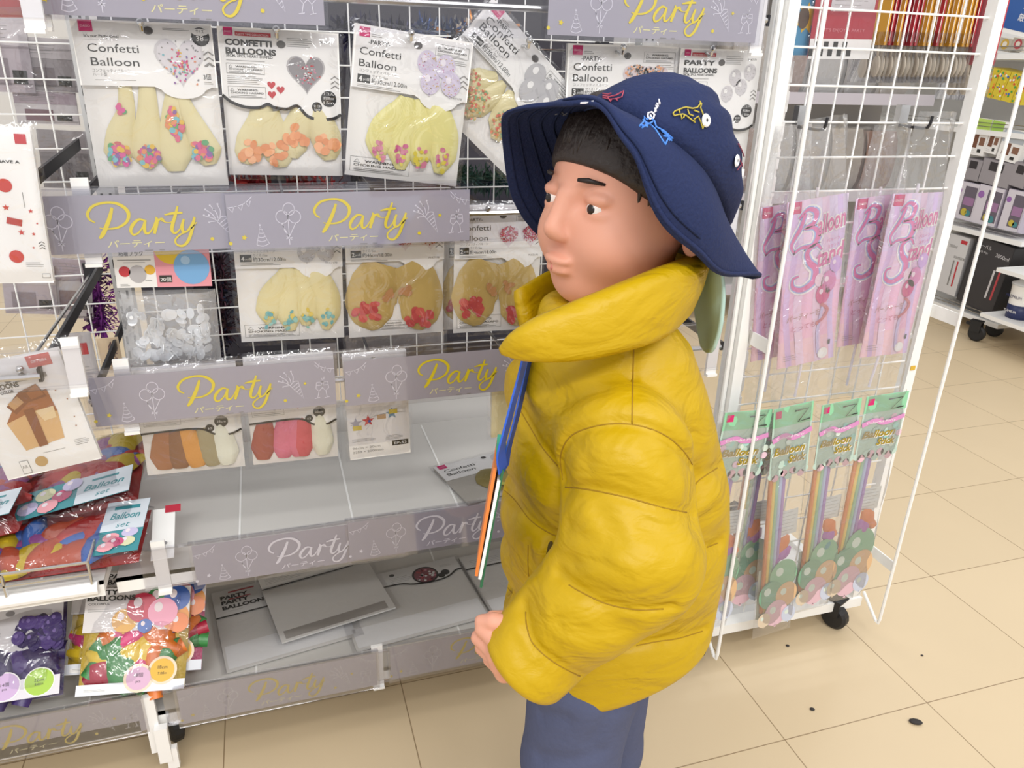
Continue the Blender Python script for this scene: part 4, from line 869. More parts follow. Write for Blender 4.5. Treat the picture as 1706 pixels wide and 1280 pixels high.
def stand_bag(label, TL, TR, BL, Y, top, bottom):
    M, w, h = on_plane(TL, TR, BL, Y); t = thing('balloon_stand_pack', label, 'balloon stand', M, 'pink balloon stand packs on the net')
    P1, P2, P3, P4 = paint('#dcb9dd', .4), paint('#eab0d0', .4), paint('#efbcc8', .4), paint('#c9b0e0', .4); MAG = paint('#dd66a8', .4); BLU = paint('#9fb4e6', .4)
    b = MB(); n = 10
    b.box((-w/2, 0, 0), (w/2, .0006, h), P2); y = -.0003
    for k, c in enumerate(('#f0c6d2', '#f0bdd8', '#efbcdc', '#e6c4e6', '#e0cbec', '#e2d3ee')): b.rect(-w/2, h*k/6, w/2, h*(k+1)/6, y, paint(c, .4))
    g = random.Random(3)
    for u, c, q in ((.10, '#dab8e6', .10), (.30, '#f0d3ec', .14), (.62, '#eccfe8', .12), (.86, '#d6bdea', .09)): b.stroke([((u-.5)*w, h), ((u-.42)*w, h*.7), ((u-.52)*w, h*.4), ((u-.40)*w, 0)], q*w, y-.0002, paint(c, .4))
    b.rect(-w*.47, h*.93, -w*.27, h*.995, y-.0006, PINK); b.text('DAISO', -w*.37, h*.955, h*.02, y-.0008, CARDW, width=w*.14, align='c', shear=.2)
    def big(pts, wd): 
        b.stroke([((u-.5)*w, h*v) for u, v in pts], [k*w*2.3 for k in wd], y-.0008, CARDW); b.stroke([((u-.5)*w, h*v) for u, v in pts], [k*w*1.6 for k in wd], y-.0010, BLU); b.stroke([((u-.5)*w, h*v) for u, v in pts], [k*w for k in wd], y-.0012, MAG)
    big([(.16,.70),(.10,.75),(.16,.80),(.24,.85),(.30,.925)][::-1], (.05, .06, .05, .03)); big([(.20,.90),(.34,.945),(.48,.92),(.44,.86),(.30,.84),(.46,.835),(.54,.79),(.46,.735),(.26,.73),(.14,.70)], (.03, .05, .08, .06, .04, .05, .09, .06, .04, .03))
    big([(.62,.70),(.52,.735),(.38,.70),(.42,.64),(.54,.59),(.52,.52),(.34,.48),(.18,.50),(.16,.55),(.26,.565)], (.03, .05, .07, .09, .10, .08, .06, .04, .03))
    for s, x, z, sz in (('alloon', .53, .79, .15), ('tand', .57, .60, .15)):
        b.text(s, (x-.5)*w, z*h, sz*h, y-.0012, CARDW, width=w*.48, shear=.35, bold=.075, rot=.18); b.text(s, (x-.5)*w, z*h, sz*h, y-.0014, MAG, width=w*.48, shear=.35, bold=.02, rot=.18)
    b.text('バルーン', .20*w, h*.735, h*.025, y-.0012, MAG, width=w*.22, rot=.15); b.text('スタンド', .22*w, h*.70, h*.025, y-.0012, MAG, width=w*.2, rot=.15)
    for u, v, c, r in ((.78, .50, '#d884bc', .13), (.88, .60, '#c9a0dc', .10), (.70, .43, '#d4488e', .12), (.62, .52, '#f2d6e8', .08)): print_balloon(b, (u-.5)*w, h*v, w*r, y-.0016, paint(c, .3), paint('#f6e4f0'), rz=w*r*1.3)
    b.stroke([(.22*w, h*.36), (.16*w, h*.2), (.2*w, h*.05)], w*.05, y-.0014, paint('#cfc4ea')); b.stroke([(.18*w, h*.37), (.30*w, h*.33), (.24*w, h*.28), (.12*w, h*.25)], w*.05, y-.0018, paint('#cc7480')); b.stroke([(-.2*w, h*.22), (-.15*w, h*.08)], w*.10, y-.0014, paint('#f2d9ee'))
    b.text('パーティーを', -.40*w, h*.29, h*.045, y-.002, paint('#b07868'), width=w*.58, shear=.2, rot=.08); b.text('とっても♪', -.30*w, h*.225, h*.04, y-.002, paint('#c86a8c'), width=w*.48, shear=.2, rot=.08)
    lines(b, -.42*w, h*.075, w*.25, 3, h*.014, y-.002); b.disc(.28*w, h*.05, w*.09, y-.002, CARDW); b.rect(.36*w, h*.10, .40*w, h*.13, y-.002, INK)
    b.build('printed_card', t)
    c0, c1 = at(*top, Y), at(*bottom, Y); h1 = h+(c0.z-M.translation.z-h); h0 = c1.z-M.translation.z
    fb = MB(); k = g.uniform(0, 6)
    def fn(u, v):
        tp = 1-.45*max(0, (v-.62)/.38)**1.2; d = min(1, min(u, 1-u)/.12)**.5
        return (w*1.12*(u-.5)*tp, .003-(.011+.004*math.sin(13*u+k)+(.005*math.sin(17*v+9*u+k)*max(0, (v-.5)*2)))*d, h0+(h1-h0)*v)
    fb.grid(fn, 16, 30, BAGFILM); fb.build('plastic_bag', t, True)
    r = MB(); pr = [(-w*.50, .003, h*.22), (-w*.56, .003, h*.1), (-w*.56, .003, h0*.5), (-w*.42, .003, h0*.9)]
    r.tube([(-w*.1, .006, h0*.85), (-w*.03, .006, -.01), (0, .006, h*.5), (.02*w, .006, h*1.05)], .0022, paint('#e9e4f0', .3), 6); r.build('clear_rod', t)
stand_bag('pink balloon stand pack behind the inner pair, beside the hat brim', (1268, 346), (1352, 334), (1246, 604), .988, (1330, 205), (1270, 665))
stand_bag('pink balloon stand pack in front of the inner pair, its whole name readable', (1312, 338), (1414, 321), (1289, 617), .957, (1374, 190), (1330, 672))
stand_bag('pink balloon stand pack in the back of the outer pair, mostly covered by its neighbour', (1427, 331), (1510, 321), (1388, 580), .988, (1490, 205), (1420, 655))
stand_bag('outermost pink balloon stand pack, next to the white frame post', (1489, 323), (1572, 320), (1433, 596), .957, (1545, 185), (1460, 655))

def stick_pack(label, TL, TR, BL, Y, seed, yaw=0):
    M, w, h = on_plane(TL, TR, BL, Y); t = thing('balloon_stick_pack', label, 'balloon sticks', M @ Matrix.Rotation(yaw, 4, 'Z'), 'balloon stick packs low on the net'); g = random.Random(seed)
    MINT = paint('#8fd0a6', .4); PALE = paint('#bcd3c8', .45); LILAC = paint('#d58ec4', .4); GOLD = paint('#a08a2a', .4)
    b = MB(); X = lambda u: (u-.5)*w; Z = lambda v: h*(1-v); y = -.0005
    board(b, [(-w/2, h), (w/2, h), (w/2, Z(.28)), (-w/2, Z(.28))], PALE)
    b.rect(X(0), Z(.075), X(1), Z(0), y, MINT); b.rect(X(.06), Z(.04), X(.20), Z(.012), y-.0002, PINK)
    for k in range(9): b.disc(X(.05+.11*k), Z(.27+.012*math.sin(k*2)), w*.09, y, paint('#e3b9c6') if k % 2 else PALE)
    for k in range(14): b.disc(X(g.random()), Z(.10+.14*g.random()), w*.07, y-.0001*k, g.choice([paint('#a9d8cf'), paint('#e6c6d6'), PALE, paint('#d6e4da')]))
    b.stroke([(X(0), Z(.125)), (X(.3), Z(.11)), (X(.55), Z(.125)), (X(1), Z(.105))], h*.02, y-.002, LILAC); b.text('Colorful Party', X(.1), Z(.122), h*.014, y-.0022, CARDW, width=w*.7)
    for dx, dz, mt, yy in ((.0012, -.0012, CARDW, -.0022), (0, 0, GOLD, -.0024)):
        b.text('Balloon', X(.06)+dx, Z(.185)+dz, h*.042, yy, mt, width=w*.80, shear=.25, bold=.04); b.text('Stick', X(.44)+dx, Z(.225)+dz, h*.042, yy, mt, width=w*.46, shear=.25, bold=.04)
    b.stroke([(X(.52), Z(.022)), (X(.86), Z(.020)), (X(.62), Z(.066)), (X(.92), Z(.062))], .0024, y-.002, INK, smooth=False)
    b.build('header_card', t, loc=(0, -.009, 0))
    s = MB()
    for k, c in enumerate(('#e08a4a', '#ecd06a', '#9cc7a8', '#b9c3e4', '#b08ac4')): s.tube([(X(.10+.085*k), -.004, h*.10), (X(.10+.085*k), -.004, h*.80)], .0036, paint(c, .4), 8)
    s.build('balloon_sticks', t, True)
    bk = MB(); bk.rect(X(.48), h*.44, X(.96), h*.55, 0, paint('#d9dcda', .5)); lines(bk, X(.52), h*.54, w*.4, 6, h*.016, -.0004); bk.rect(X(.0), h*.06, X(1), h*.30, .0006, paint('#c9d6cb', .5)); bk.build('leaflet', t)
    for k, c in enumerate(('#e0803e', '#b06ab8', '#5f9aa0')[:2+seed % 2]): crumple(None, X(.66+.1*g.uniform(-1, 1)), h*(.40-.045*k), w*.6, w*.34, g.uniform(.6, 2.4), paint(c, .4, 0, .5, .4, 60), g, -.003, .006).build('balloon', t, True)
    p = MB()
    for k, (u, v, c, r) in enumerate(((.62, .265, '#86b896', .38), (.30, .185, '#7aa88c', .34), (.74, .17, '#d9b48a', .30), (.48, .09, '#dcb8c4', .32), (.84, .07, '#c6cde0', .2), (.14, .07, '#d9c8b0', .18))): print_balloon(p, X(u), h*v, w*r, -.0004*k, paint(c, .4), paint('#d6e2d8'), rz=w*r*1.25)
    p.build('printed_balloons', t, loc=(0, -.0085, 0))
    fb = MB(); q = g.uniform(0, 6)
    fb.grid(lambda u, v: (w*1.10*(u-.5), .001-(.012+.002*math.sin(9*u+q)*math.sin(25*v+q))*min(1, min(u, 1-u, v)/.1)**.5, h*(-.035+1.035*v)), 12, 30, BAGFILM); fb.build('plastic_bag', t, True)
stick_pack('balloon stick pack with orange and yellow sticks, beside the back of the yellow jacket', (1203, 684), (1282, 678), (1184, 1036), .955, 2)
stick_pack('balloon stick pack hanging crooked behind its neighbours near the yellow jacket', (1250, 688), (1322, 680), (1245, 1000), .985, 5)
stick_pack('balloon stick pack hanging lowest of the row, its foot below the white rail', (1284, 679), (1350, 664), (1276, 1048), .950, 4)
stick_pack('balloon stick pack with orange, purple and teal balloons, second from the white frame post', (1364, 672), (1430, 659), (1335, 1010), .955, 3)
stick_pack('balloon stick pack hanging next to the white frame post', (1438, 658), (1508, 648), (1390, 993), .955, 6)
# packs behind the net
def back_pack(name, label, cat, TL, TR, BL, Y, draw, group=None):
    M, w, h = on_plane(TL, TR, BL, Y); t = thing(name, label, cat, M, group); b = MB(); draw(b, w, h); b.build('card', t)
    fb = MB(); fb.grid(lambda u, v: (w*1.08*(u-.5), -.002-.006*min(1, min(u, 1-u)/.1)**.5, -h*.35+h*1.36*v), 8, 8, FILM); fb.build('plastic_bag', t, True)
def d_red(b, w, h):
    b.box((-w/2, 0, 0), (w/2, .001, h), paint('#b03040', .45)); y = -.0005
    b.rect(-w*.25, h*.52, w*.45, h, y, paint('#cfcccf', .5)); lines(b, -w*.2, h*.95, w*.55, 9, h*.045, y-.0003); b.text("LET'S ENJOY A PARTY", w*.35, h*.30, h*.05, y, paint('#d98a94'), width=w*.7, align='r')
    b.rect(-w/2, 0, w/2, h*.22, y, CARDW)
    for k in range(9):
        for j in range(2):
            if (k+j) % 2 == 0 and k*.06 < .62: b.rect(-w/2+k*w*.075, h*.03+j*h*.08, -w/2+(k+1)*w*.075, h*.03+(j+1)*h*.08, y-.0003, INK)
back_pack('party_pack', 'red pack with a black and white checkered border hanging behind the net', 'party pack', (1368, -60), (1474, -55), (1359, 98), 1.09, d_red)
def d_blue(b, w, h):
    b.box((-w/2, 0, 0), (w/2, .001, h), paint('#4a93bd', .45)); y = -.0005; b.rect(-w*.4, h*.65, w*.5, h, y, paint('#b9b6b6', .5)); lines(b, -w*.3, h*.93, w*.7, 6, h*.045, y-.0003)
    b.star(w*.1, h*.42, w*.5, y-.0002, paint('#e0b32e'), 9, .6); b.disc(-w*.05, h*.42, w*.22, y-.0006, paint('#5c4638'), w*.34)
back_pack('party_pack', 'blue pack with a yellow burst shape behind the net by the slotted panel', 'party pack', (1332, -60), (1374, -58), (1322, 92), 1.10, d_blue)
# cutlery packs seen edge-on
CY_, CR_, CR2 = paint('#d9a23a', .45), paint('#b4303c', .45), paint('#c9707a', .45); SPOON = paint('#d9cfbe', .4)
g = random.Random(11); px = 1474; k = 0
kinds = 'YRRYRRRRYYYYRYYYYYYYRPYRPR'
while k < len(kinds):
    c = kinds[k]; p = at(px, 75+.02*(px-1470)+(30 if k > 20 else 0), 1.13+.004*(k % 3)); wd = .0042
    lab = {'Y': 'yellow carded spoon pack hung edge-on behind the net', 'R': 'dark red carded spoon pack hung edge-on behind the net', 'P': 'pink carded spoon pack hung edge-on behind the net'}[c]
    t = thing('spoon_pack', lab, 'cutlery pack', p, {'Y': 'yellow spoon packs', 'R': 'dark red spoon packs', 'P': 'pink spoon packs'}[c])
    m_ = {'Y': CY_, 'R': CR_, 'P': CR2}[c]
    b = MB(); b.box((-wd/2, 0, 0), (wd/2, .07, .16), m_); b.box((-wd/2-.0003, -.0006, .005), (-wd/2+.0007, 0, .16), CARDW); b.build('card', t)
    b = MB(); b.sphere((0, .012, -.032), (.0022, .011, .017), SPOON, 8, 8); b.tube([(0, .012, -.018), (0, .014, .02)], .0022, SPOON, 6); b.sphere((0, .042, -.034), (.0022, .011, .017), SPOON, 8, 8); b.tube([(0, .042, -.018), (0, .04, .02)], .0022, SPOON, 6); b.build('spoon', t, True)
    b = MB(); b.box((-wd/2-.0004, -.002, -.058), (wd/2+.0004, .072, .02), FILM); b.build('plastic_bag', t)
    px += 7.2; k += 1
# ---------------------------------------------------------------- goods on the far side of the grids
def hang(label, TL, TR, BL, Y, cols, seed, group='packs on the far side of the grid', cat='party pack'):
    M, w, h = on_plane(TL, TR, BL, Y); t = thing('party_pack', label, cat, M, group); g = random.Random(seed)
    b = MB(); b.box((-w/2, 0, 0), (w/2, .004, h), paint(cols[0], .5)); y = -.0006
    b.rect(-w*.5, h*.62, w*.5, h, y, paint(cols[1], .5)); b.rect(-w*.35, h*.1, w*.1, h*.45, y, paint(cols[2], .5)); b.rect(w*.15, h*.12, w*.4, h*.3, y, INK); lines(b, -w*.4, h*.92, w*.6, 5, h*.05, y-.0004)
    b.build('card', t)
    f = MB(); f.grid(lambda u, v: (w*1.06*(u-.5), -.003-.006*min(1, min(u, 1-u)/.1), h*(-.04+1.08*v)), 6, 6, FILM); f.build('plastic_bag', t, True)
MV = (('#b8adb3', '#cdc6c9', '#8e8288'), ('#8f888a', '#b3acae', '#6d6366'), ('#c9c3c4', '#a99aa2', '#75585f'), ('#7b7475', '#948d8e', '#5c5355'))
spots = [((-60, 20), (40, 28), (-55, 150), 1.50, 0, 'mauve pack back seen through the grid at the photo edge, highest'), ((28, 60), (118, 66), (36, 150), 1.47, 1, 'grey brown pack seen through the grid beside the heart confetti pack'), ((20, 150), (125, 155), (28, 205), 1.50, 2, 'wine coloured pack edge seen through the grid at mid height of the heart pack'), ((60, 215), (148, 220), (66, 312), 1.49, 3, 'dark grey pack seen through the grid by the lower edge of the heart pack'), ((0, 440), (90, 444), (12, 522), 1.48, 0, 'pale pack seen through the grid under the star card'), ((85, 430), (150, 434), (95, 525), 1.50, 2, 'mauve pack seen through the grid left of the purple tinsel'), ((95, 460), (150, 462), (100, 530), 1.55, 1, 'grey pack deep behind the grid near the purple tinsel'),
         ((690, 640), (745, 632), (692, 700), 1.49, 2, 'pink and grey pack low behind the grid under the third rail'), ((750, 636), (800, 628), (752, 696), 1.49, 0, 'pale pack low behind the grid near the lanyard'), ((500, 575), (560, 572), (503, 640), 1.5, 1, 'grey pack behind the grid under the second rail'), ((576, 560), (740, 552), (578, 620), 1.5, 3, 'wide dark pack behind the grid under the mustard balloons')]
for i, (a, b_, c, Y, m, lab) in enumerate(spots): hang(lab, a, b_, c, 1.404+.004*(i % 4), MV[m], i)
def tinsel(label, px, py, px2, py2, Y, col, seed, r=.03, n=220):
    Y = 1.425; a, b_ = at(px, py, Y), at(px2, py2, Y); t = MB(); g = random.Random(seed); mats = [paint(c, .25, .6) for c in col]; L_ = (b_-a).length; d = (b_-a)/L_
    t.tube([(0, 0, 0), tuple(b_-a)], .003, mats[0], 6)
    for i in range(n):
        c = d*(L_*g.random()); v = Vector((g.gauss(0, 1), g.gauss(0, .7), g.gauss(0, 1))).normalized()*r*g.uniform(.7, 1.2); q = v.cross(Vector((0, 1, .2))).normalized()*.0014
        t.add([c-q, c+q, c+v*.6+q+Vector((0, 0, -.002)), c+v*.6-q, c+v+q*.5+Vector((0, 0, -.006)), c+v-q*.5], [(0, 1, 2, 3), (3, 2, 4, 5)], g.choice(mats))
    tag(t.build('tinsel_garland', loc=a), label, 'garland', 'tinsel on the far side of the grid')
tinsel('dark blue and black tinsel garland behind the top row of packs', 560, 50, 690, 58, 1.47, ('#1d1c33', '#2d2b45', '#3c3a55'), 1)
tinsel('navy and silver tinsel garland over the lilac confetti pack', 690, 52, 790, 60, 1.47, ('#2c4270', '#6e7686', '#394a75'), 2)
tinsel('orange and grey tinsel garland beside the askew confetti pack', 742, 70, 835, 40, 1.50, ('#d58a4c', '#7a7878', '#c9b9a8'), 3, .035)
tinsel('purple tinsel garland hanging beside the perforated post', 158, 440, 172, 545, 1.46, ('#6a2a78', '#8a3a98', '#4a1c58'), 4)
tinsel('dark red tinsel garland under the black bordered confetti pack', 395, 305, 560, 312, 1.46, ('#7a1a22', '#5a1218', '#942a30'), 5)
tinsel('dark green tinsel garland under the askew confetti pack', 745, 290, 850, 305, 1.46, ('#1d3a30', '#2c4a40', '#46584e'), 6)
tinsel('dark plum tinsel strands between the disc bag and the silver balloon pack', 366, 430, 376, 560, 1.46, ('#33202c', '#4c2a38', '#1d1a2c'), 7)
tinsel('navy tinsel strands low behind the bag of plastic discs', 352, 470, 362, 600, 1.48, ('#20243c', '#3a2c3c', '#141420'), 8)
# a dark backing board between the two sides of the bay
b = MB(); b.box((-.24, 1.56, .43), (.70, 1.565, 1.75), paint('#3a3842', .7)); tag(b.build('back_board'), 'dark grey board closing the far side of the shelving bay', 'board')
# left gift box bag neighbour and purple fringe card
def d_f(b, w, h):
    b.box((-w/2, 0, 0), (w/2, .002, h), paint('#e6cfae', .5)); g = random.Random(4)
    for k in range(40): x = w*.15+g.gauss(0, .1)*w; z = h*(.9-.7*g.random()); b.stroke([(x, z), (x+w*.25*g.uniform(-1, 1), z-h*.15)], .001, -.0006, paint('#6a3050'))
back_pack('party_pack', 'beige card printed with a purple fringe, behind the black arm left of the disc bag', 'party pack', (160, 565), (196, 562), (168, 618), 1.2, d_f)
def d_w(b, w, h): b.box((-w/2, 0, 0), (w/2, .002, h), paint('#cfcbcb', .5)); b.rect(-w*.2, h*.62, w*.25, h*.82, -.0006, paint('#c83a3c')); lines(b, -w*.4, h*.4, w*.7, 4, h*.06)
back_pack('party_pack', 'grey white card with a red square just past the white end clip', 'party pack', (112, 556), (150, 553), (128, 650), 1.1, d_w)

# ---------------------------------------------------------------- shelving across the aisle, its face looking this way
FX = 2.9
def onx(px, py, X=FX): d = ray(px, py); return d*(X/d.x) + Vector((0, 0, EYE))
Y0_ = onx(1660, 449, 2.78).y+.02
fs = thing('aisle_shelf', 'white shelving across the aisle stacked with boxed goods', 'shelf', Vector((FX+.2, 2.5, 0)))
f3 = lambda p: (p[0]-FX-.2, p[1]-2.5, p[2])
levels = [onx(1600, 518).z, onx(1640, 388).z, onx(1660, 210).z-.02, onx(1660, 90).z]
for z in levels:
    b = MB(); b.box(f3((FX, Y0_, z-.02)), f3((FX+.4, 4.4, z)), STEEL); b.build('shelf_board', fs)
    b = MB(); 
    for k in (.014, .028): b.tube([f3((FX+.004, Y0_+.02, z+k)), f3((FX+.004, 4.38, z+k))], .0018, CHROME, 6)
    b.build('wire_guard', fs)
b = MB(); b.box(f3((FX+.4, Y0_, .05)), f3((FX+.41, 4.4, 1.9)), PANEL); b.build('back_panel', fs)
for y in (Y0_+.06, 4.2): caster(fs, FX+.06-FX-.2, y-2.5, .035)
ps = thing('aisle_shelf', 'white shelf end at the photo edge with the white and navy cup on it', 'shelf', Vector((FX-.05, 1.9, 0)))
q3 = lambda p: (p[0]-FX+.05, p[1]-1.9, p[2])
PX = 2.78; za = onx(1672, 449, PX).z; zb = onx(1660, 530, PX).z; y1 = onx(1660, 449, PX).y; y2 = onx(1634, 520, PX).y
for z, y in ((za, y1), (zb, y2)):
    b = MB(); b.box(q3((PX, 1.3, z-.016)), q3((PX+.4, y, z)), STEEL); b.build('shelf_board', ps)
b = MB(); b.box(q3((PX+.38, 1.3, .06)), q3((PX+.39, y1, 1.6)), PANEL); b.build('back_panel', ps)
caster(ps, PX+.05-FX+.05, onz(1655, 565, 0).y-1.9, .034)
def far_box(name, label, cat, a, b_, c, depth, draw, X=FX+.01, group=None):
    M, w, h = plane3(onx(*a, X), onx(*b_, X), onx(*c, X)); t = thing(name, label, cat, M, group); b = MB(); draw(b, w, h, depth); b.build('carton', t); return t, w, h
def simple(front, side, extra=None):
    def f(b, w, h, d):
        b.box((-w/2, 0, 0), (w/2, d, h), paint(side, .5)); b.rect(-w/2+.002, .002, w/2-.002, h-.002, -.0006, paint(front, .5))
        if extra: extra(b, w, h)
    return f
def x_white(b, w, h):
    for k in range(2): b.text('高耐久' if k == 0 else '大容量', -w*.05+w*.2*k, h*.62, h*.05, -.0012, INKG); b.rect(-w*.02+k*w*.2, h*.15, w*.05+k*w*.2, h*.58, -.0012, INKG if k == 0 else RED)
    b.rect(w*.1, h*.88, w*.4, h*.94, -.0012, RED); b.text('2800ml', -w*.4, h*.78, h*.07, -.0012, INKG, width=w*.4)
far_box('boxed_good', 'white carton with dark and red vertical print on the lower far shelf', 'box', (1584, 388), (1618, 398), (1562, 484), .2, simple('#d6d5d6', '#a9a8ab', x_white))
def x_black(b, w, h):
    b.text('オーバル', -w*.4, h*.86, h*.07, -.0012, GRAYL, width=w*.35); b.text('Black Pot', -w*.4, h*.79, h*.05, -.0012, GRAYL, width=w*.3); b.text('3000ml', w*.1, h*.80, h*.08, -.0012, GRAYL, width=w*.35); b.rect(-w*.42, h*.95, -w*.36, h*.98, -.0012, RED)
    for k in range(2): b.rect(w*(.18+.14*k), h*.2, w*(.23+.14*k), h*.62, -.0012, GRAYL if k == 0 else REDS[0])
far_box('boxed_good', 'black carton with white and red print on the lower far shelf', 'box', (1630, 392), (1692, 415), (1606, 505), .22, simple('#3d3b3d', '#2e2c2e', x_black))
def x_doll(b, w, h):
    b.rect(-w*.1, h*.12, w*.45, h*.9, -.0010, paint('#6b6470', .3)); b.rect(-w*.05, h*.4, w*.42, h*.62, -.0014, paint('#a07aa0')); b.disc(-w*.35, h*.75, w*.12, -.0012, paint('#9a6ab0')); b.disc(w*.1, h*.22, w*.14, -.0018, paint('#c9b84a')); b.disc(w*.28, h*.2, w*.12, -.0018, paint('#4a8a90'))
for i, (a, b_, c) in enumerate((((1598, 300), (1634, 308), (1588, 362)), ((1634, 306), (1676, 316), (1624, 372)), ((1682, 314), (1716, 322), (1672, 384)))):
    far_box('figure_box', ('window box with a small figurine, innermost on the middle far shelf', 'purple and white window box in the middle of the far shelf row', 'purple banded grey box at the photo edge on the middle far shelf')[i], 'box', a, b_, c, .16, simple('#d8d3dc', '#bcb5c4', x_doll), group='window boxes on the far shelf')
for i, (a, b_, c) in enumerate((((1612, 262), (1640, 268), (1606, 298)), ((1640, 262), (1692, 274), (1634, 304)), ((1692, 268), (1720, 276), (1686, 310)))):
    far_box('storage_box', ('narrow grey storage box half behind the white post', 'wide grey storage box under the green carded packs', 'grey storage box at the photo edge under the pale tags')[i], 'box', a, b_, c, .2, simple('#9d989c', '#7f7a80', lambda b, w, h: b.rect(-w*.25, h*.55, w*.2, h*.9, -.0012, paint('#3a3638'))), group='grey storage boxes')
for i, (a, b_, c, col) in enumerate((((1626, 196), (1654, 200), (1612, 256), '#bfdc6c'), ((1656, 200), (1676, 204), (1650, 256), '#a9cf5e'), ((1676, 214), (1712, 222), (1672, 268), '#b9c0c8'))):
    def dt(b, w, h, d, col=col): b.box((-w/2, 0, 0), (w/2, .03, h), CARDW); b.rect(-w/2, h*.6, w/2, h, -.0006, paint(col)); b.rect(-w*.35, h*.2, 0, h*.58, -.0008, paint('#7a5240')); b.rect(w*.1, h*.28, w*.4, h*.5, -.0008, paint('#8a6450')); b.rect(w*.1, h*.08, w*.3, h*.18, -.0008, INK); lines(b, -w*.4, h*.12, w*.4, 2, h*.05, -.0008)
    far_box('carded_pack', ('lime green topped carded pack hanging closest to the white post', 'second lime green carded pack, between its neighbour and the pale one', 'pale grey carded pack hanging at the photo edge')[i], 'pack', a, b_, c, .03, dt, group='carded packs across the aisle')
g = random.Random(9)
for i in range(4):
    x = 1652+i*17
    def dc(b, w, h, d, i=i):
        b.box((-w/2, 0, 0), (w/2, .1, h), paint('#d8c23a')); gg = random.Random(i)
        for k in range(22): b.disc((gg.random()-.5)*w*.85, h*(.06+.88*gg.random()), w*.10, -.0006-.0001*k, paint(gg.choice(('#3a6ac0', '#d84a3a', '#e8d83a', '#4aa04a', '#e89a3a', '#f0f0ea'))), n=8)
    far_box('toy_pack', ('speckled toy pack touching the white post on the far top shelf', 'speckled toy pack second from the white post', 'speckled toy pack third from the white post', 'speckled toy pack at the very edge of the photo')[i], 'toy pack', (x, 112+4*i), (x+16, 116+4*i), (x-5, 163+4*i), .1, dc, group='speckled toy packs')
for i, (x, c1) in enumerate(((1668, '#d8b24a'), (1690, '#c8505a'))):
    def dl(b, w, h, d, c1=c1): b.box((-w/2, 0, 0), (w/2, .06, h), paint('#c9c2b6')); b.disc(0, h*.55, w*.32, -.0006, paint(c1)); b.disc(0, h*.55, w*.18, -.0010, paint('#efe7da'))
    far_box('toy_pack', ('beige pack with a yellow ring printed under the blue sign', 'beige pack with a red ring printed under the blue sign')[i], 'toy pack', (x, 62), (x+20, 66), (x-4, 84), .06, dl)
def d_sign(b, w, h, d):
    b.box((-w/2, 0, 0), (w/2, .004, h), CARDW); b.rect(-w*.48, h*.1, w*.5, h, -.0006, paint('#2f5a9e', .5)); b.text('返品', -w*.05, h*.62, h*.2, -.0012, CARDW); b.text('厳禁', -w*.08, h*.34, h*.2, -.0012, CARDW)
far_box('aisle_sign', 'blue sign with white characters at the top corner of the far shelving', 'sign', (1684, -20), (1760, -6), (1673, 54), .004, d_sign, X=FX-.03)
# cup
cp = onx(1684, 532, PX+.06); cr = (onx(1706, 500, PX).y-onx(1668, 500, PX).y); cr = abs(cr)*.55
t = thing('drink_cup', 'white and navy tumbler with a clear lid on the low shelf end', 'cup', Vector((PX+.09, cp.y+.0, zb)))
H_ = onx(1684, 478, PX).z-zb
NAVY = paint('#27305c', .4); b = MB(); b.rev([(cr*.80, 0), (cr*.86, H_*.5), (cr*.9, H_*.95), (cr*.95, H_)], (0, 0, 0), CARDW, 24); b.rev([(cr*.82, .001), (cr*.875, H_*.42)], (0, 0, 0), NAVY, 24); b.build('cup_body', t, True)
b = MB(); b.rev([(cr*.97, H_), (cr*.97, H_*1.05), (cr*.55, H_*1.12), (cr*.5, H_*1.22), (.002, H_*1.22)], (0, 0, 0), paint('#dcdfe4', .2), 24); b.build('lid', t, True)
for s_, zt, sz, mt in (('PREMIUM', .62, .13, NAVY), ('TUMBLER', .2, .10, CARDW)):
    b = MB(); b.text(s_, 0, H_*zt, H_*sz, 0, mt, align='c'); o = b.build('lettering', t, loc=(-cr*.93, 0, 0)); o.rotation_euler.z = -math.pi/2
# shelving beyond the net, at the far end of the aisle
bs = thing('aisle_shelf', 'white shelf rows with wrapped goods seen through the wire net', 'shelf', Vector((2.1, 2.9, 0)))
for z in (.12, .52, .93, 1.34):
    b = MB(); b.box((-1.1, 0, z), (.76, .30, z+.018), GREYST); b.box((-1.1, -.006, z-.018), (.76, 0, z+.028), paint('#c4bfc8', .4)); b.build('shelf_board', bs)
b = MB(); b.box((-1.1, .30, .05), (.76, .31, 1.8), paint('#c9c5c2', .5)); b.build('back_panel', bs)
gg = random.Random(5)
names = ('clear wrapped grey goods', 'clear wrapped beige goods', 'brown wrapped goods', 'milky wrapped goods')
spot_ = ('first from the aisle corner', 'second from the aisle corner', 'third from the aisle corner', 'fourth from the aisle corner', 'fifth from the aisle corner')
for r_, z in enumerate((.538, .948)):
    for k in range(5):
        c = ('#a88a7e', '#c2b8ae', '#b3adaa', '#c9c6c4')[(k+r_) % 4]; w = .17; hh = gg.uniform(.2, .29)
        t = thing('wrapped_pack', names[(2, 1, 0, 3)[(k+r_) % 4]]+' on the '+('lower' if r_ == 0 else 'upper')+' shelf beyond the net, '+spot_[k], 'pack', Vector((2.72-.19*k, 3.02, z)), 'wrapped goods beyond the net')
        b = MB(); b.box((-w/2, .0, 0), (w/2, .1, hh), paint(c, .4)); b.grid(lambda u, v: (w*(u-.5), -.03*max(0, math.sin(3.14*v))**.5, hh*v), 8, 8, paint(c, .4)); b.build('bundle', t, True)
        f = MB(); f.grid(lambda u, v: (w*1.05*(u-.5), -.045+.006*math.sin(20*v+9*u), hh*1.05*v), 8, 10, BAGFILM); f.build('plastic_bag', t, True)
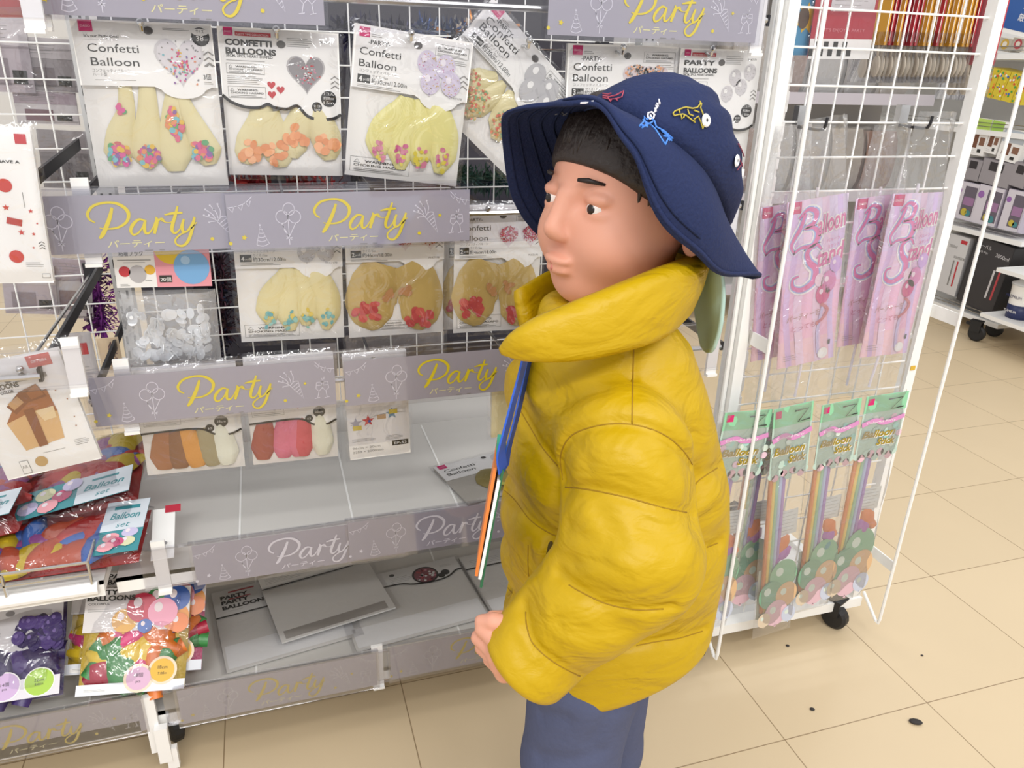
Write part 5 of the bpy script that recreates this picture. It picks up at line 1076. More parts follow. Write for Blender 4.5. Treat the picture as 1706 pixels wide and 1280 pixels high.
# ---------------------------------------------------------------- the child
class Field:                                   # a sampled distance field, meshed by surface nets
    def __init__(s, lo, hi, h, n=None):
        s.lo = np.array(lo, np.float32); s.h = h; s.n = n if n is not None else np.ceil((np.array(hi)-np.array(lo))/h).astype(int)+1
        s.d = np.full(s.n, .08, np.float32); s.ax = [s.lo[i]+h*np.arange(s.n[i], dtype=np.float32) for i in range(3)]
    def win(s, lo, hi):
        a = np.clip(np.floor((np.array(lo)-s.lo)/s.h).astype(int), 0, s.n); b = np.clip(np.ceil((np.array(hi)-s.lo)/s.h).astype(int)+1, 0, s.n)
        sl = tuple(slice(i, j) for i, j in zip(a, b)); X, Y, Z = (s.ax[i][sl[i]] for i in range(3))
        return sl, X[:, None, None], Y[None, :, None], Z[None, None, :]
    def smin(s, sl, e, k):
        d = s.d[sl]
        if k <= 0: s.d[sl] = np.minimum(d, e); return
        q = np.clip(.5+.5*(d-e)/k, 0, 1); s.d[sl] = d+(e-d)*q-k*q*(1-q)
    def smax(s, sl, e, k):
        d = s.d[sl]; q = np.clip(.5-.5*(d-e)/k, 0, 1); s.d[sl] = d+(e-d)*q+k*q*(1-q)
    def cap(s, a, b, ra, rb, k=.01, sub=False, sq=None):
        a, b = np.array(a, np.float32), np.array(b, np.float32); m = max(ra, rb)+max(k, .004)*2+.02
        sl, X, Y, Z = s.win(np.minimum(a, b)-m, np.maximum(a, b)+m); ab = b-a; L2 = float(ab@ab) or 1e-9
        t = np.clip(((X-a[0])*ab[0]+(Y-a[1])*ab[1]+(Z-a[2])*ab[2])/L2, 0, 1)
        e = np.sqrt((X-a[0]-t*ab[0])**2+(Y-a[1]-t*ab[1])**2+(Z-a[2]-t*ab[2])**2)-(ra+(rb-ra)*t)
        s.smax(sl, -e, k) if sub else s.smin(sl, e, k)
    def ell(s, c, r, k=.01, M=None, sub=False):
        c = np.array(c, np.float32); m = max(r)+k*2+.02; sl, X, Y, Z = s.win(c-m, c+m); P = [X-c[0], Y-c[1], Z-c[2]]
        if M is not None: P = [P[0]*M[i][0]+P[1]*M[i][1]+P[2]*M[i][2] for i in range(3)]
        k0 = np.sqrt(sum((P[i]/r[i])**2 for i in range(3))); k1 = np.sqrt(sum((P[i]/r[i]**2)**2 for i in range(3)))+1e-6
        e = k0*(k0-1)/k1
        s.smax(sl, -e, k) if sub else s.smin(sl, e, k)
    def plane(s, p, nrm, k=.004, sl=None, box=None):      # keep the side the normal points away from
        sl, X, Y, Z = s.win(*(box or (s.lo, s.lo+s.h*s.n))); e = (X-p[0])*nrm[0]+(Y-p[1])*nrm[1]+(Z-p[2])*nrm[2]; s.smax(sl, e, k)
    def sample(s, p):
        q = (np.array(p)-s.lo)/s.h; i = np.floor(q).astype(int)
        if (i < 0).any() or (i >= s.n-1).any(): return .05
        f = q-i; c = s.d[i[0]:i[0]+2, i[1]:i[1]+2, i[2]:i[2]+2]; c = c[0]*(1-f[0])+c[1]*f[0]; c = c[0]*(1-f[1])+c[1]*f[1]; return float(c[0]*(1-f[2])+c[1]*f[2])
    def hit(s, px, py):
        d = np.array(ray(px, py).normalized()); o = np.array((0, 0, EYE)); t = .3; last = .05
        while t < 1.5:
            v = s.sample(o+d*t)
            if v < 0: return o+d*(t-.004*(-v)/(last-v+1e-9))
            last = v; t += .004
        return None
    def carve(s, pts, depth, width, n=8):                   # press a seam into the surface along a line
        P = [s.hit(*q) for q in spline(pts, n)]; P = [p for p in P if p is not None]
        if len(P) < 2: return
        P = [p for a, b in zip(P[:-1], P[1:]) if np.linalg.norm(b-a) < .05 for p in (a, (a+b)/2)]+[P[-1]]
        P = np.array(P, np.float32); m = width*2.6; sl, X, Y, Z = s.win(P.min(0)-m, P.max(0)+m); b = np.full(np.broadcast(X, Y, Z).shape, 1., np.float32)
        for p in P: np.minimum(b, (X-p[0])**2+(Y-p[1])**2+(Z-p[2])**2, out=b)
        s.d[sl] += depth*np.exp(-b/width**2)
    def mesh(s, name, mat, parent=None):
        d = s.d; N = d.shape; ins = d < 0; c = np.zeros(tuple(n-1 for n in N), np.int8)
        for i in (0, 1):
            for j in (0, 1):
                for k in (0, 1): c += ins[i:N[0]-1+i, j:N[1]-1+j, k:N[2]-1+k]
        I, J, K = np.nonzero((c > 0) & (c < 8)); idx = np.full(c.shape, -1, np.int32); idx[I, J, K] = np.arange(len(I))
        V = np.zeros((len(I), 3)); W = np.zeros(len(I)); cor = [(i, j, k) for i in (0, 1) for j in (0, 1) for k in (0, 1)]; val = {q: d[I+q[0], J+q[1], K+q[2]] for q in cor}
        for a in cor:
            for ax in range(3):
                if a[ax] == 0:
                    b = list(a); b[ax] = 1; b = tuple(b); va, vb = val[a], val[b]; m = (va < 0) != (vb < 0); t = np.where(m, va/(va-vb+1e-12), 0)
                    for x in range(3): V[:, x] += np.where(m, a[x]+(t if x == ax else 0), 0)
                    W += m
        V = (V/W[:, None]+np.stack([I, J, K], 1))*s.h+s.lo; F = []
        for ax in range(3):
            o = [x for x in range(3) if x != ax]; sa = [slice(1, n-1) for n in N]; sa[ax] = slice(0, N[ax]-1); sb = list(sa); sb[ax] = slice(1, N[ax])
            a, b = ins[tuple(sa)], ins[tuple(sb)]; E_ = np.nonzero(a != b); base = [E_[x]+(1 if x != ax else 0) for x in range(3)]
            q = []
            for du, dv in ((0, 0), (-1, 0), (-1, -1), (0, -1)):
                t = [base[0].copy(), base[1].copy(), base[2].copy()]; t[o[0]] += du; t[o[1]] += dv; q.append(idx[t[0], t[1], t[2]])
            q = np.stack(q, 1); flip = a[E_] == (ax == 1); q[flip] = q[flip][:, ::-1]; F.append(q)
        F = np.concatenate(F); F = F[(F >= 0).all(1)]
        me = bpy.data.meshes.new(name); me.vertices.add(len(V)); me.vertices.foreach_set('co', V.astype(np.float32).ravel()); me.loops.add(F.size); me.loops.foreach_set('vertex_index', F.ravel().astype(np.int32))
        me.polygons.add(len(F)); me.polygons.foreach_set('loop_start', np.arange(0, F.size, 4, dtype=np.int32)); me.polygons.foreach_set('use_smooth', np.ones(len(F), bool)); me.update(calc_edges=True); me.validate()
        me.materials.append(mat); ob = bpy.data.objects.new(name, me); COL.objects.link(ob)
        if parent: ob.parent = parent; ob.matrix_parent_inverse = parent.matrix_world.inverted()
        return ob
V3 = lambda *a: np.array(at(*a))
YC = .665
HC = Vector(at(1056, 320, .67)); FD = Vector((-.93, -.30, .10)).normalized(); UD = Vector((.16, .03, 1)); UD = (UD-FD*UD.dot(FD)).normalized(); LD = UD.cross(FD)   # face, crown, left ear (towards the aisle)
hd = lambda f, l, u: np.array(HC+FD*f+LD*l+UD*u)
HM = [tuple(FD), tuple(LD), tuple(UD)]
child = thing('person', 'child in a yellow padded jacket, navy bucket hat and blue trousers, looking at the shelf', 'person', Vector((.33, YC, 0)))
SKIN = bpy.data.materials.new('skin'); SKIN.use_nodes = True; b_ = SKIN.node_tree.nodes['Principled BSDF']
b_.inputs['Base Color'].default_value = rgb('#d99c84'); b_.inputs['Roughness'].default_value = .5; b_.inputs['Subsurface Weight'].default_value = .12; b_.inputs['Subsurface Radius'].default_value = (.01, .004, .002)
# joints
SHn, ELn, WRn = V3(1050, 784, .535), V3(1052, 928, .507), V3(880, 1098, .52)
SHf, ELf, WRf = V3(1060, 720, .775), V3(1015, 900, .80), V3(920, 1010, .80)
HIPn, KNn = V3(975, 1120, .615), V3(950, 1262, .605); HIPf, KNf = V3(1000, 1110, .715), V3(1003, 1240, .71)
ANn = np.array((KNn[0]+.005, .605, .06)); ANf = np.array((KNf[0]+.005, .71, .06))
# body
fb = Field((.10, .44, -.002), (.56, .88, 1.06), .0024)
fb.ell(hd(-.001, 0, .018), (.080, .067, .076), .01, HM); fb.ell(hd(.022, 0, -.035), (.060, .058, .070), .03, HM); fb.ell(hd(.050, 0, -.085), (.018, .022, .016), .03, HM)
for s_ in (-1, 1):
    fb.ell(hd(.050, s_*.030, -.045), (.026, .024, .024), .02, HM)
    fb.ell(hd(.086, s_*.029, -.010), (.014, .016, .009), .012, HM, True)
    fb.ell(hd(.0675, s_*.029, -.0045), (.0125, .0145, .0080), .003, HM); fb.ell(hd(.0675, s_*.029, -.0175), (.0105, .013, .006), .004, HM)
    fb.ell(hd(-.012, s_*.073, -.022), (.016, .006, .024), .006, HM); fb.ell(hd(-.006, s_*.080, -.020), (.009, .005, .015), .003, HM, True)
    fb.ell(hd(.084, s_*.0055, -.041), (.006, .006, .005), .004, HM)
fb.cap(hd(.084, 0, -.006), hd(.092, 0, -.034), .0055, .0085, .012); fb.ell(hd(.081, 0, -.063), (.009, .017, .005), .006, HM); fb.ell(hd(.078, 0, -.072), (.009, .015, .005), .006, HM)
NB = V3(1046, 560, .665)
fb.cap(hd(-.018, 0, -.05), NB, .036, .038, .012)
PEL = (HIPn+HIPf)/2+np.array((0, 0, .04)); CH = V3(1050, 690, .665)
fb.cap(NB, CH, .04, .058, .015); fb.cap(CH+(0, -.03, 0), PEL+(0, -.03, 0), .06, .055, .03); fb.cap(CH+(0, .03, 0), PEL+(0, .03, 0), .06, .055, .03)
for a, e, w in ((SHn, ELn, WRn), (SHf, ELf, WRf)): fb.cap(CH, a, .045, .034, .015); fb.cap(a, e, .034, .028, .02); fb.cap(e, w, .028, .020, .015)
for hp, kn, an in ((HIPn, KNn, ANn), (HIPf, KNf, ANf)):
    fb.cap(hp, kn, .048, .038, .02); fb.cap(kn, an, .036, .026, .02); fb.cap(an, an+(-.07, 0, -.03), .026, .022, .02)
def hand(W, f, a, n, curl):
    f, a, n = (Vector(x).normalized() for x in (f, a, n)); a = (a-f*a.dot(f)).normalized(); n2 = f.cross(a); n = n2 if n2.dot(n) > 0 else -n2; W = Vector(W)
    for i, (sl_, ln) in enumerate(((.95, .046), (1.05, .049), (1.0, .047), (.8, .043))):
        k = W+f*ln+a*(i-1.5)*.0135; fb.cap(W+a*(i-1.5)*.009, k, .0125, .0095, .008); p = k; an = 0
        for seg, cu, r0, r1 in ((.025*sl_, curl[0], .0078, .0072), (.016*sl_, curl[1], .0072, .0066), (.013*sl_, curl[2], .0066, .0056)):
            an += R(cu); q = p+(f*math.cos(an)-n*math.sin(an))*seg; fb.cap(p, q, r0, r1, .002); p = q
    t0 = W+f*.012-a*.020; t1 = t0+(f*.75-a*.45-n*.35)*.026; t2 = t1+(f*.85+a*.05-n*.5)*.018; t3 = t2+(f*.75+a*.35-n*.5)*.014
    fb.cap(W, t0, .014, .013, .01); fb.cap(t0, t1, .0115, .0095, .005); fb.cap(t1, t2, .009, .0082, .002); fb.cap(t2, t3, .0082, .0068, .002)
hand(WRn+np.array((.020, 0, .006)), (-1, .10, -.10), (.42, .12, -.9), (-.1, -1, -.1), (62, 75, 45))
hand(WRf+np.array((-.006, 0, -.004)), (-.6, .0, -.8), (-.6, .1, .4), (0, 1, 0), (25, 35, 25))
body = fb.mesh('body', SKIN, child)
# jacket
def jacket_material():
    m = paint('#ba9800', .46, 0, .35, 0, 16, .04); nt = m.node_tree; b = nt.nodes['Principled BSDF']; tc = nt.nodes.new('ShaderNodeTexCoord'); prev = None
    for sc, st, ds, dist in ((11, .7, .014, 1.0), (45, .22, .004, 1.2), (190, .2, .0012, .5)):
        nz = nt.nodes.new('ShaderNodeTexNoise'); nz.inputs['Scale'].default_value = sc; nz.inputs['Detail'].default_value = 3; nz.inputs['Distortion'].default_value = dist
        mp = nt.nodes.new('ShaderNodeMapping'); mp.inputs['Scale'].default_value = (1, 1, 1.9); bp = nt.nodes.new('ShaderNodeBump'); bp.inputs['Strength'].default_value = st; bp.inputs['Distance'].default_value = ds
        nt.links.new(tc.outputs['Object'], mp.inputs[0]); nt.links.new(mp.outputs[0], nz.inputs['Vector']); nt.links.new(nz.outputs['Fac'], bp.inputs['Height'])
        if prev: nt.links.new(prev.outputs[0], bp.inputs['Normal'])
        prev = bp
    nt.links.new(prev.outputs[0], b.inputs['Normal']); return m
FRONT = [(905, 548), (872, 590), (855, 640), (852, 700), (846, 800), (842, 900), (846, 1000), (850, 1080), (858, 1150), (862, 1240)]
BACKP = [(1090, 505), (1128, 555), (1150, 640), (1165, 700), (1178, 760), (1180, 820), (1175, 870), (1166, 920), (1155, 980), (1140, 1050), (1122, 1120), (1105, 1240)]
fz = np.array([V3(x, y, YC) for x, y in FRONT]); bz = np.array([V3(x, y, YC) for x, y in BACKP])
fj = Field((.10, .42, .30), (.56, .90, .90), .0026)
sl, X, Y, Z = fj.win(fj.lo, fj.lo+fj.h*fj.n); zz = fj.ax[2]
xf = np.interp(zz, fz[::-1, 2], fz[::-1, 0]); xb = np.interp(zz, bz[::-1, 2], bz[::-1, 0]); cx_ = ((xf+xb)/2)[None, None, :]; hx = ((xb-xf)/2)[None, None, :]
hy = np.interp(zz, [.30, .40, .55, .68, .75, .79, .82, .86], [.118, .122, .126, .124, .112, .088, .062, .05])[None, None, :]
q = (np.abs((X-cx_)/hx)**2.3+np.abs((Y-YC)/hy)**2.3)**(1/2.3); fj.d = ((q-1)*np.minimum(hx, hy)*.9).astype(np.float32)
fj.plane((0, 0, .835), (0, 0, 1), .02)
HEM = np.array((.36, YC, .405)); HN = np.array((.30, -.22, -1)); HN = HN/np.linalg.norm(HN)
fj.plane(HEM, HN, .012)
cutw = (WRn-ELn)/np.linalg.norm(WRn-ELn)
arm = Field(fj.lo, None, fj.h, fj.n)
arm.cap(SHn+(0.0, .016, .010), ELn, .062, .062, .02); arm.cap(ELn, WRn, .061, .045, .012)
CUF = WRn+cutw*.014; arm.plane(CUF, cutw, .012, box=(WRn-.12, WRn+.12)); arm.cap(CUF-cutw*.006, CUF+cutw*.03, .027, .031, .003, True)
arf = Field(fj.lo, None, fj.h, fj.n); cutf = (WRf-ELf)/np.linalg.norm(WRf-ELf)
arf.cap(SHf, ELf, .060, .055, .02); arf.cap(ELf, WRf, .053, .040, .012); CUFf = WRf+cutf*.012; arf.plane(CUFf, cutf, .01, box=(WRf-.11, WRf+.11)); arf.cap(CUFf-cutf*.02, CUFf+cutf*.02, .030, .031, .003, True)
# quilting seams pressed into the body panel before the sleeves join it
for zc in (.74, .665, .59, .515, .45):
    v = Z-zc-.30*np.maximum(0, cx_-X)-.22*np.maximum(0, X-cx_); wgt = np.clip((Y-YC+.02)/.05, 0, 1); fj.d += (wgt*(.010*np.exp(-(v/.016)**2))).astype(np.float32)
for pts in ([(868, 686), (888, 720), (905, 748), (940, 790), (985, 850)], [(835, 812), (858, 834), (884, 867), (915, 888), (960, 900), (1010, 905)], [(1215, 770), (1190, 782), (1165, 800), (1140, 830)], [(1200, 905), (1171, 915), (1139, 928), (1110, 940)], [(1175, 1050), (1130, 1064), (1096, 1069), (1056, 1076), (1000, 1080)], [(835, 960), (850, 985), (875, 1010), (905, 1030)]):
    fj.carve(pts, .009, .019); fj.carve(pts, .009, .0046)
fj.carve([(1056, 570), (1054, 640), (1053, 712)], .008, .0046); fj.carve([(1056, 570), (1054, 640), (1053, 712)], .003, .014)
fj.carve([(918, 905), (910, 940), (898, 985)], .012, .0055); fj.carve([(880, 908), (880, 950), (884, 990)], .004, .004)
for a_, pts, rr in ((arm, ([(925, 815), (975, 815), (1040, 828), (1105, 846), (1160, 856)], [(930, 955), (965, 985), (1010, 1006), (1060, 1016), (1120, 1012)], [(872, 1010), (878, 1045), (890, 1075), (925, 1105), (975, 1132), (1010, 1140)]), .020),):
    for p in pts: a_.carve(p, .009, .019); a_.carve(p, .009, .0046)
    for p in ([(945, 880), (985, 905), (1030, 900)], [(955, 935), (1000, 930)], [(930, 1035), (985, 1052), (1050, 1046)], [(860, 1075), (890, 1110), (940, 1140)], [(1075, 880), (1120, 905)], [(1000, 850), (1015, 880)], [(1010, 1020), (1040, 1050)]): a_.carve(p, .0035, .009)
for t in (.3, .75):
    p0_ = SHf+(ELf-SHf)*t; ax_ = (ELf-SHf)/np.linalg.norm(ELf-SHf); v = (X-p0_[0])*ax_[0]+(Y-p0_[1])*ax_[1]+(Z-p0_[2])*ax_[2]; arf.d += (.010*np.exp(-(v/.016)**2)*np.exp(-((Y-SHf[1])/.12)**2)).astype(np.float32)
torso = fj.d.copy()
for a_ in (arm, arf):
    k = .017; q = np.clip(.5+.5*(fj.d-a_.d)/k, 0, 1); fj.d = fj.d+(a_.d-fj.d)*q-k*q*(1-q)
arh = [(938, 800), (934, 760), (950, 728), (985, 712), (1030, 706), (1075, 712), (1115, 730), (1145, 760), (1165, 800)]
fj.carve(arh, .008, .016); fj.carve(arh, .009, .0046)
for p in ([(1085, 740), (1100, 770)], [(1120, 765), (1128, 790)], [(960, 740), (975, 770)], [(1150, 830), (1185, 800)], [(1155, 880), (1190, 850)], [(900, 640), (945, 660), (1000, 650)], [(1090, 640), (1130, 680), (1165, 740)], [(880, 760), (900, 800)], [(870, 930), (900, 955)]): fj.carve(p, .003, .010)
JACK = jacket_material()
jacket = fj.mesh('jacket', JACK, child)
def seam(pts):
    P = []
    for q in spline(pts, 8):
        h_ = fj.hit(*q)
        if h_ is not None and (not P or np.linalg.norm(h_-P[-1]) < .03): P.append(h_)
    return P
THREAD = paint('#967300', .7)  # stitching thread, darkened to paint in the shadow crease of each seam
for pts in ([(868, 686), (888, 720), (905, 748), (932, 780)], [(838, 815), (858, 834), (884, 867), (915, 888), (936, 896)], [(1195, 780), (1165, 800), (1152, 818)], [(1196, 905), (1171, 915), (1139, 928)], [(1170, 1052), (1130, 1064), (1096, 1069), (1060, 1076)], [(838, 962), (850, 985), (875, 1010)], [(1056, 574), (1054, 640), (1053, 708)], [(880, 908), (880, 950), (884, 990)],
            arh, [(942, 812), (975, 815), (1040, 828), (1105, 846), (1144, 854)], [(948, 975), (965, 985), (1010, 1006), (1060, 1016), (1105, 1015)], [(876, 1020), (878, 1045), (890, 1075), (925, 1105), (972, 1130)]):
    P = seam(pts)
    if len(P) > 2: sb = MB(); sb.tube([tuple(p) for p in P], .0007, THREAD, 5); sb.build('seam', jacket, True)
jd = fj.d; fj.d = torso; pk = MB(); P = seam([(919, 902), (911, 940), (899, 985)]); pk.tube([tuple(p) for p in P], [.0014]+[.0030]*(len(P)-2)+[.0012], paint('#4a3a08', .8), 6); fj.d = jd; pk.build('pocket_opening', jacket, True)
# collar: a padded band standing open round the neck
def swept(name, path, ups, h, t, mat, parent, n=12, fine=6):
    P = spline(path, fine); U_ = spline(ups, fine); H_ = np.interp(np.linspace(0, 1, len(P)), np.linspace(0, 1, len(h)), h); T_ = np.interp(np.linspace(0, 1, len(P)), np.linspace(0, 1, len(t)), t); b = MB(); vs = []
    for i in range(len(P)):
        d = P[min(i+1, len(P)-1)]-P[max(i-1, 0)]; d = d/np.linalg.norm(d); u = U_[i]-d*(U_[i]@d); u = u/np.linalg.norm(u); w = np.cross(d, u)
        for k in range(n):
            a = 2*math.pi*k/n; c, s_ = math.cos(a), math.sin(a)
            vs.append(P[i]+u*H_[i]/2*math.copysign(abs(c)**.6, c)+w*T_[i]/2*math.copysign(abs(s_)**.75, s_))
    N = len(P); fs = [(i*n+k, i*n+(k+1) % n, (i+1)*n+(k+1) % n, (i+1)*n+k) for i in range(N-1) for k in range(n)]+[tuple(range(n-1, -1, -1)), tuple((N-1)*n+k for k in range(n))]
    b.add(vs, fs, mat); return b.build(name, parent, True)
cp = [V3(836, 584, .575), V3(862, 576, .566), V3(905, 565, .558), V3(970, 550, .556), V3(1040, 528, .562), V3(1100, 505, .580), V3(1142, 482, .620), V3(1150, 466, .670), V3(1122, 452, .715), V3(1070, 462, .752), V3(1000, 474, .765), V3(925, 494, .752), V3(868, 522, .715)]
cu = [(-.3, .1, .9), (-.15, .0, 1), (0, 0, 1), (.1, .05, 1), (.15, .12, 1), (.2, .12, 1), (.25, 0, 1), (.2, -.1, 1), (.1, -.2, 1), (0, -.2, 1), (-.1, -.15, 1), (-.2, -.1, 1), (-.35, 0, .9)]
swept('collar', cp, [np.array(u, float) for u in cu], [.008, .026, .040, .052, .060, .066, .066, .062, .060, .060, .064, .064, .050], [.008, .018, .026, .030, .030, .029, .027, .025, .024, .022, .020, .018, .012], JACK, jacket)
# shirt at the neck, trousers, shoes
fs_ = Field((.2, .55, .70), (.48, .79, .92), .003); fs_.cap(NB+(-.01, 0, .028), NB+(0, 0, -.04), .049, .058, .01); fs_.plane(NB+(-.01, 0, .034), (-.15, 0, 1), .004)
fs_.mesh('undershirt', paint('#d9dbe0', .7), child)
ft = Field((.12, .50, .0), (.54, .84, .56), .003)
TW = PEL+(0, 0, .06)
ft.cap(TW+(0, -.02, 0), HIPn, .068, .064, .02); ft.cap(TW+(0, .02, 0), HIPf, .068, .064, .02)
ft.cap(HIPn, KNn, .064, .056, .012); ft.cap(KNn, ANn+(0, 0, 0), .056, .046, .012); ft.cap(HIPf, KNf, .068, .054, .012); ft.cap(KNf, ANf+(0, 0, 0), .054, .046, .012); ft.plane((0, 0, .045), (0, 0, -1), .004)
for p in ([(1035, 1150), (1010, 1200), (985, 1240)], [(900, 1190), (940, 1200)], [(900, 1262), (950, 1268), (1000, 1255)], [(960, 1160), (1020, 1175)]): ft.carve(p, .004, .010)
ft.mesh('trousers', paint('#525873', .85, 0, .2, .25, 160, .06), child)
for an, nm in ((ANn, 'n'), (ANf, 'f')):
    sh = Field(an+np.array((-.15, -.055, -.062)), an+np.array((.06, .055, .05)), .003); sh.ell(an+np.array((-.055, 0, -.035)), (.072, .034, .024), .02); sh.ell(an+np.array((-.005, 0, -.022)), (.040, .032, .036), .025); sh.cap(an+(0, 0, -.01), an+(0, 0, .02), .034, .036, .02); sh.plane((0, 0, .001), (0, 0, -1), .003); sh.plane(an+(0, 0, .03), (0, 0, 1), .004)
    sh.mesh('shoe', paint('#3f4a66', .6), child)
# face details and hair
DK = paint('#241a17', .55)
def hpart(name, fn, smooth=True): b = MB(); fn(b); o = b.build(name, child, smooth); o.matrix_parent_inverse = child.matrix_world.inverted(); return o
for s_ in (-1, 1):
    def eye(b):
        c = hd(.0695, s_*.029, -.0125); b.sphere(tuple(c), .0092, paint('#e6dfda', .25), 16, 12); g_ = Vector((FD*1+LD*(s_*.10)-UD*.05).normalized()); p = Vector(c)+g_*.0046; b.sphere(tuple(p), .0056, paint('#231712', .2), 14, 10)
    hpart('eye', eye)
    hpart('eyebrow', lambda b: b.tube([tuple(hd(.0865-.004*k*k, s_*(.018+.009*k), .010+.002*k-.0012*k*k)) for k in range(3)], [.0016, .0024, .0012], DK, 6))
hpart('lips', lambda b: (b.tube([tuple(hd(.0868-abs(k)*.0042-(k*k)*.0008, k*.0055, -.0645+abs(k)*.0006)) for k in (-2, -1, 0, 1, 2)], [.0012, .0026, .0030, .0026, .0012], paint('#c9776c', .4), 8), b.tube([tuple(hd(.0850-abs(k)*.004-(k*k)*.0008, k*.005, -.0705+abs(k)*.0012)) for k in (-2, -1, 0, 1, 2)], [.0012, .0030, .0036, .0030, .0012], paint('#cb7d72', .4), 8)))
CAX = np.array((CR*.5+CU*.5+CF*.1).normalized()); CRC = V3(1096, 290, .675)
fh = Field(hd(0, 0, 0)-.14, hd(0, 0, 0)+.14, .0028); fh.ell(hd(-.006, 0, .020), (.090, .078, .084), .01, HM); fh.ell(hd(-.040, 0, -.045), (.042, .060, .045), .03, HM)
pn = FD*.45-UD*.89; fh.plane(hd(.080, 0, .020), tuple(pn), .006); fh.plane(hd(0, 0, -.078), tuple(-UD), .01); fh.ell(hd(.070, 0, -.06), (.052, .10, .080), .008, HM, True); fh.ell(hd(-.008, .085, -.024), (.024, .022, .028), .006, HM, True); fh.ell(hd(-.008, -.085, -.024), (.024, .022, .028), .006, HM, True)
fh.plane(CRC-CAX*.006, tuple(CAX), .004)
fh.mesh('hair', paint('#2b211e', .5, 0, .5, .6, 120), child)

HAIRM = paint('#2b211e', .5, 0, .5, .6, 120)
def strands(b):
    g_ = random.Random(5)
    for k in range(150):
        ph = R(g_.uniform(-112, 112)); side = abs(ph) > R(52); e0 = R(g_.uniform(34, 50)); e1 = R(g_.uniform(8, 20) if not side else g_.uniform(-28, 0)); dr = g_.uniform(-.10, .18); P = []
        for q in range(6):
            e = e0+(e1-e0)*q/5; p_ = ph+dr*q/5; rr = 1.055+.02*g_.random()
            P.append(tuple(hd(-.001+.080*rr*math.cos(e)*math.cos(p_), .067*rr*math.cos(e)*math.sin(p_), .018+.076*rr*math.sin(e))))
        b.tube(P, [.0026, .0030, .0030, .0026, .0018, .0006], HAIRM, 5)
hpart('hair_fringe', strands)
# hat: crown, brim, neck flap
NAVYH = paint('#212c52', .8, 0, .25, .35, 260, .10); NAVYD = paint('#1d2748', .85, 0, .2, .4, 240, .08); FLAPM = paint('#b2cfc8', .7, 0, .3, .15, 60)
ring_px = [(1206, 380, .690), (1200, 338, .622), (1168, 280, .583), (1101, 223, .572), (1040, 188, .596), (983, 178, .635), (962, 200, .690), (985, 250, .735), (1050, 312, .757), (1120, 365, .757), (1175, 392, .735)]
rim_px = [(1264, 463, .690), (1206, 456, .600), (1135, 410, .563), (1066, 300, .553), (1036, 222, .566), (975, 174, .600), (912, 180, .645), (838, 196, .700), (856, 330, .765), (960, 440, .800), (1140, 452, .780)]
ring = spline([V3(*p) for p in ring_px], 8, True); rim = spline([V3(*p) for p in rim_px], 8, True); NR = len(ring)
rc = sum(ring)/NR; A = np.array((CR*.5+CU*.5+CF*.1).normalized()); HGT = .075; BK = np.array((CR*.74-CU*.67).normalized())
hb = MB(); NL = 12; vs = []
for j in range(NL):
    th = j/(NL-1)*math.pi/2; rr = max(.0, math.cos(th)); hh = math.sin(th)
    for i in range(NR):
        p = ring[i]-rc; lat = p-A*(p@A); pt = rc+lat*rr*(1+(.05+.14*max(0, float(lat@BK)/np.linalg.norm(lat))**2)*math.sin(th*2))+A*((p@A)*(1-hh)+hh*HGT)
        if 1 < j: pt = pt+A*.002*math.sin(i*.8+j)*math.sin(th*2)
        vs.append(pt)
cf = [(j*NR+i, j*NR+(i+1) % NR, (j+1)*NR+(i+1) % NR, (j+1)*NR+i) for j in range(NL-1) for i in range(NR)]
n0 = np.cross(vs[cf[5][1]]-vs[cf[5][0]], vs[cf[5][3]]-vs[cf[5][0]])
if n0@(vs[cf[5][0]]-rc) < 0: cf = [f_[::-1] for f_ in cf]
hb.add(vs, cf, NAVYH)
crown = None
def hatpart(b, name, sol=.0025):
    o = b.build(name, crown or child, True)
    if not crown: o.matrix_parent_inverse = child.matrix_world.inverted()
    if sol: m = o.modifiers.new('thickness', 'SOLIDIFY'); m.thickness = sol; m.offset = -1
    return o
crown = hatpart(hb, 'bucket_hat')
tc_ = np.array(rc)
bb = MB(); NB_ = 7; vs = []
for j in range(NB_):
    t = j/(NB_-1)
    for i in range(NR):
        p = ring[i]*(1-t)+rim[i]*t; out = p-tc_; out = out-A*(out@A); L_ = np.linalg.norm(out); vs.append(p+out/L_*.010*math.sin(math.pi*t)+A*.003*math.sin(i*.55)*t)
fq = [(j*NR+i, (j+1)*NR+i, (j+1)*NR+(i+1) % NR, j*NR+(i+1) % NR) for j in range(NB_-1) for i in range(NR)]
bb.add(vs, fq, NAVYH)
brim = hatpart(bb, 'brim', .002); brim.modifiers[0].offset = 0
bb = MB()
for t in (.2, .35, .5, .65, .8, .93):
    k0 = t*(NB_-1); j = int(k0); fr = k0-j
    row = []
    for i in range(NR):
        p0_, p1_, p2_ = np.array(vs[j*NR+i]), np.array(vs[min(j+1, NB_-1)*NR+i]), np.array(vs[j*NR+(i+1) % NR]); nn = np.cross(p1_-p0_, p2_-p0_); nn = nn/np.linalg.norm(nn); nn = nn if nn@A < 0 else -nn
        row.append(tuple(p0_*(1-fr)+p1_*fr+nn*(.0014 if t < .9 else 0)))
    bb.tube(row, .0014 if t < .9 else .0026, NAVYD if t < .9 else NAVYH, 5, True)
hatpart(bb, 'brim_stitching', 0)
bb = MB()
fl = [[(1158, 440, .70), (1160, 500, .71), (1166, 545, .715), (1172, 575, .715)], [(1176, 438, .675), (1176, 500, .685), (1180, 550, .69), (1180, 586, .69)], [(1193, 440, .65), (1192, 500, .655), (1192, 545, .66), (1186, 588, .66)], [(1206, 452, .64), (1209, 495, .64), (1204, 545, .64), (1193, 580, .65)]]
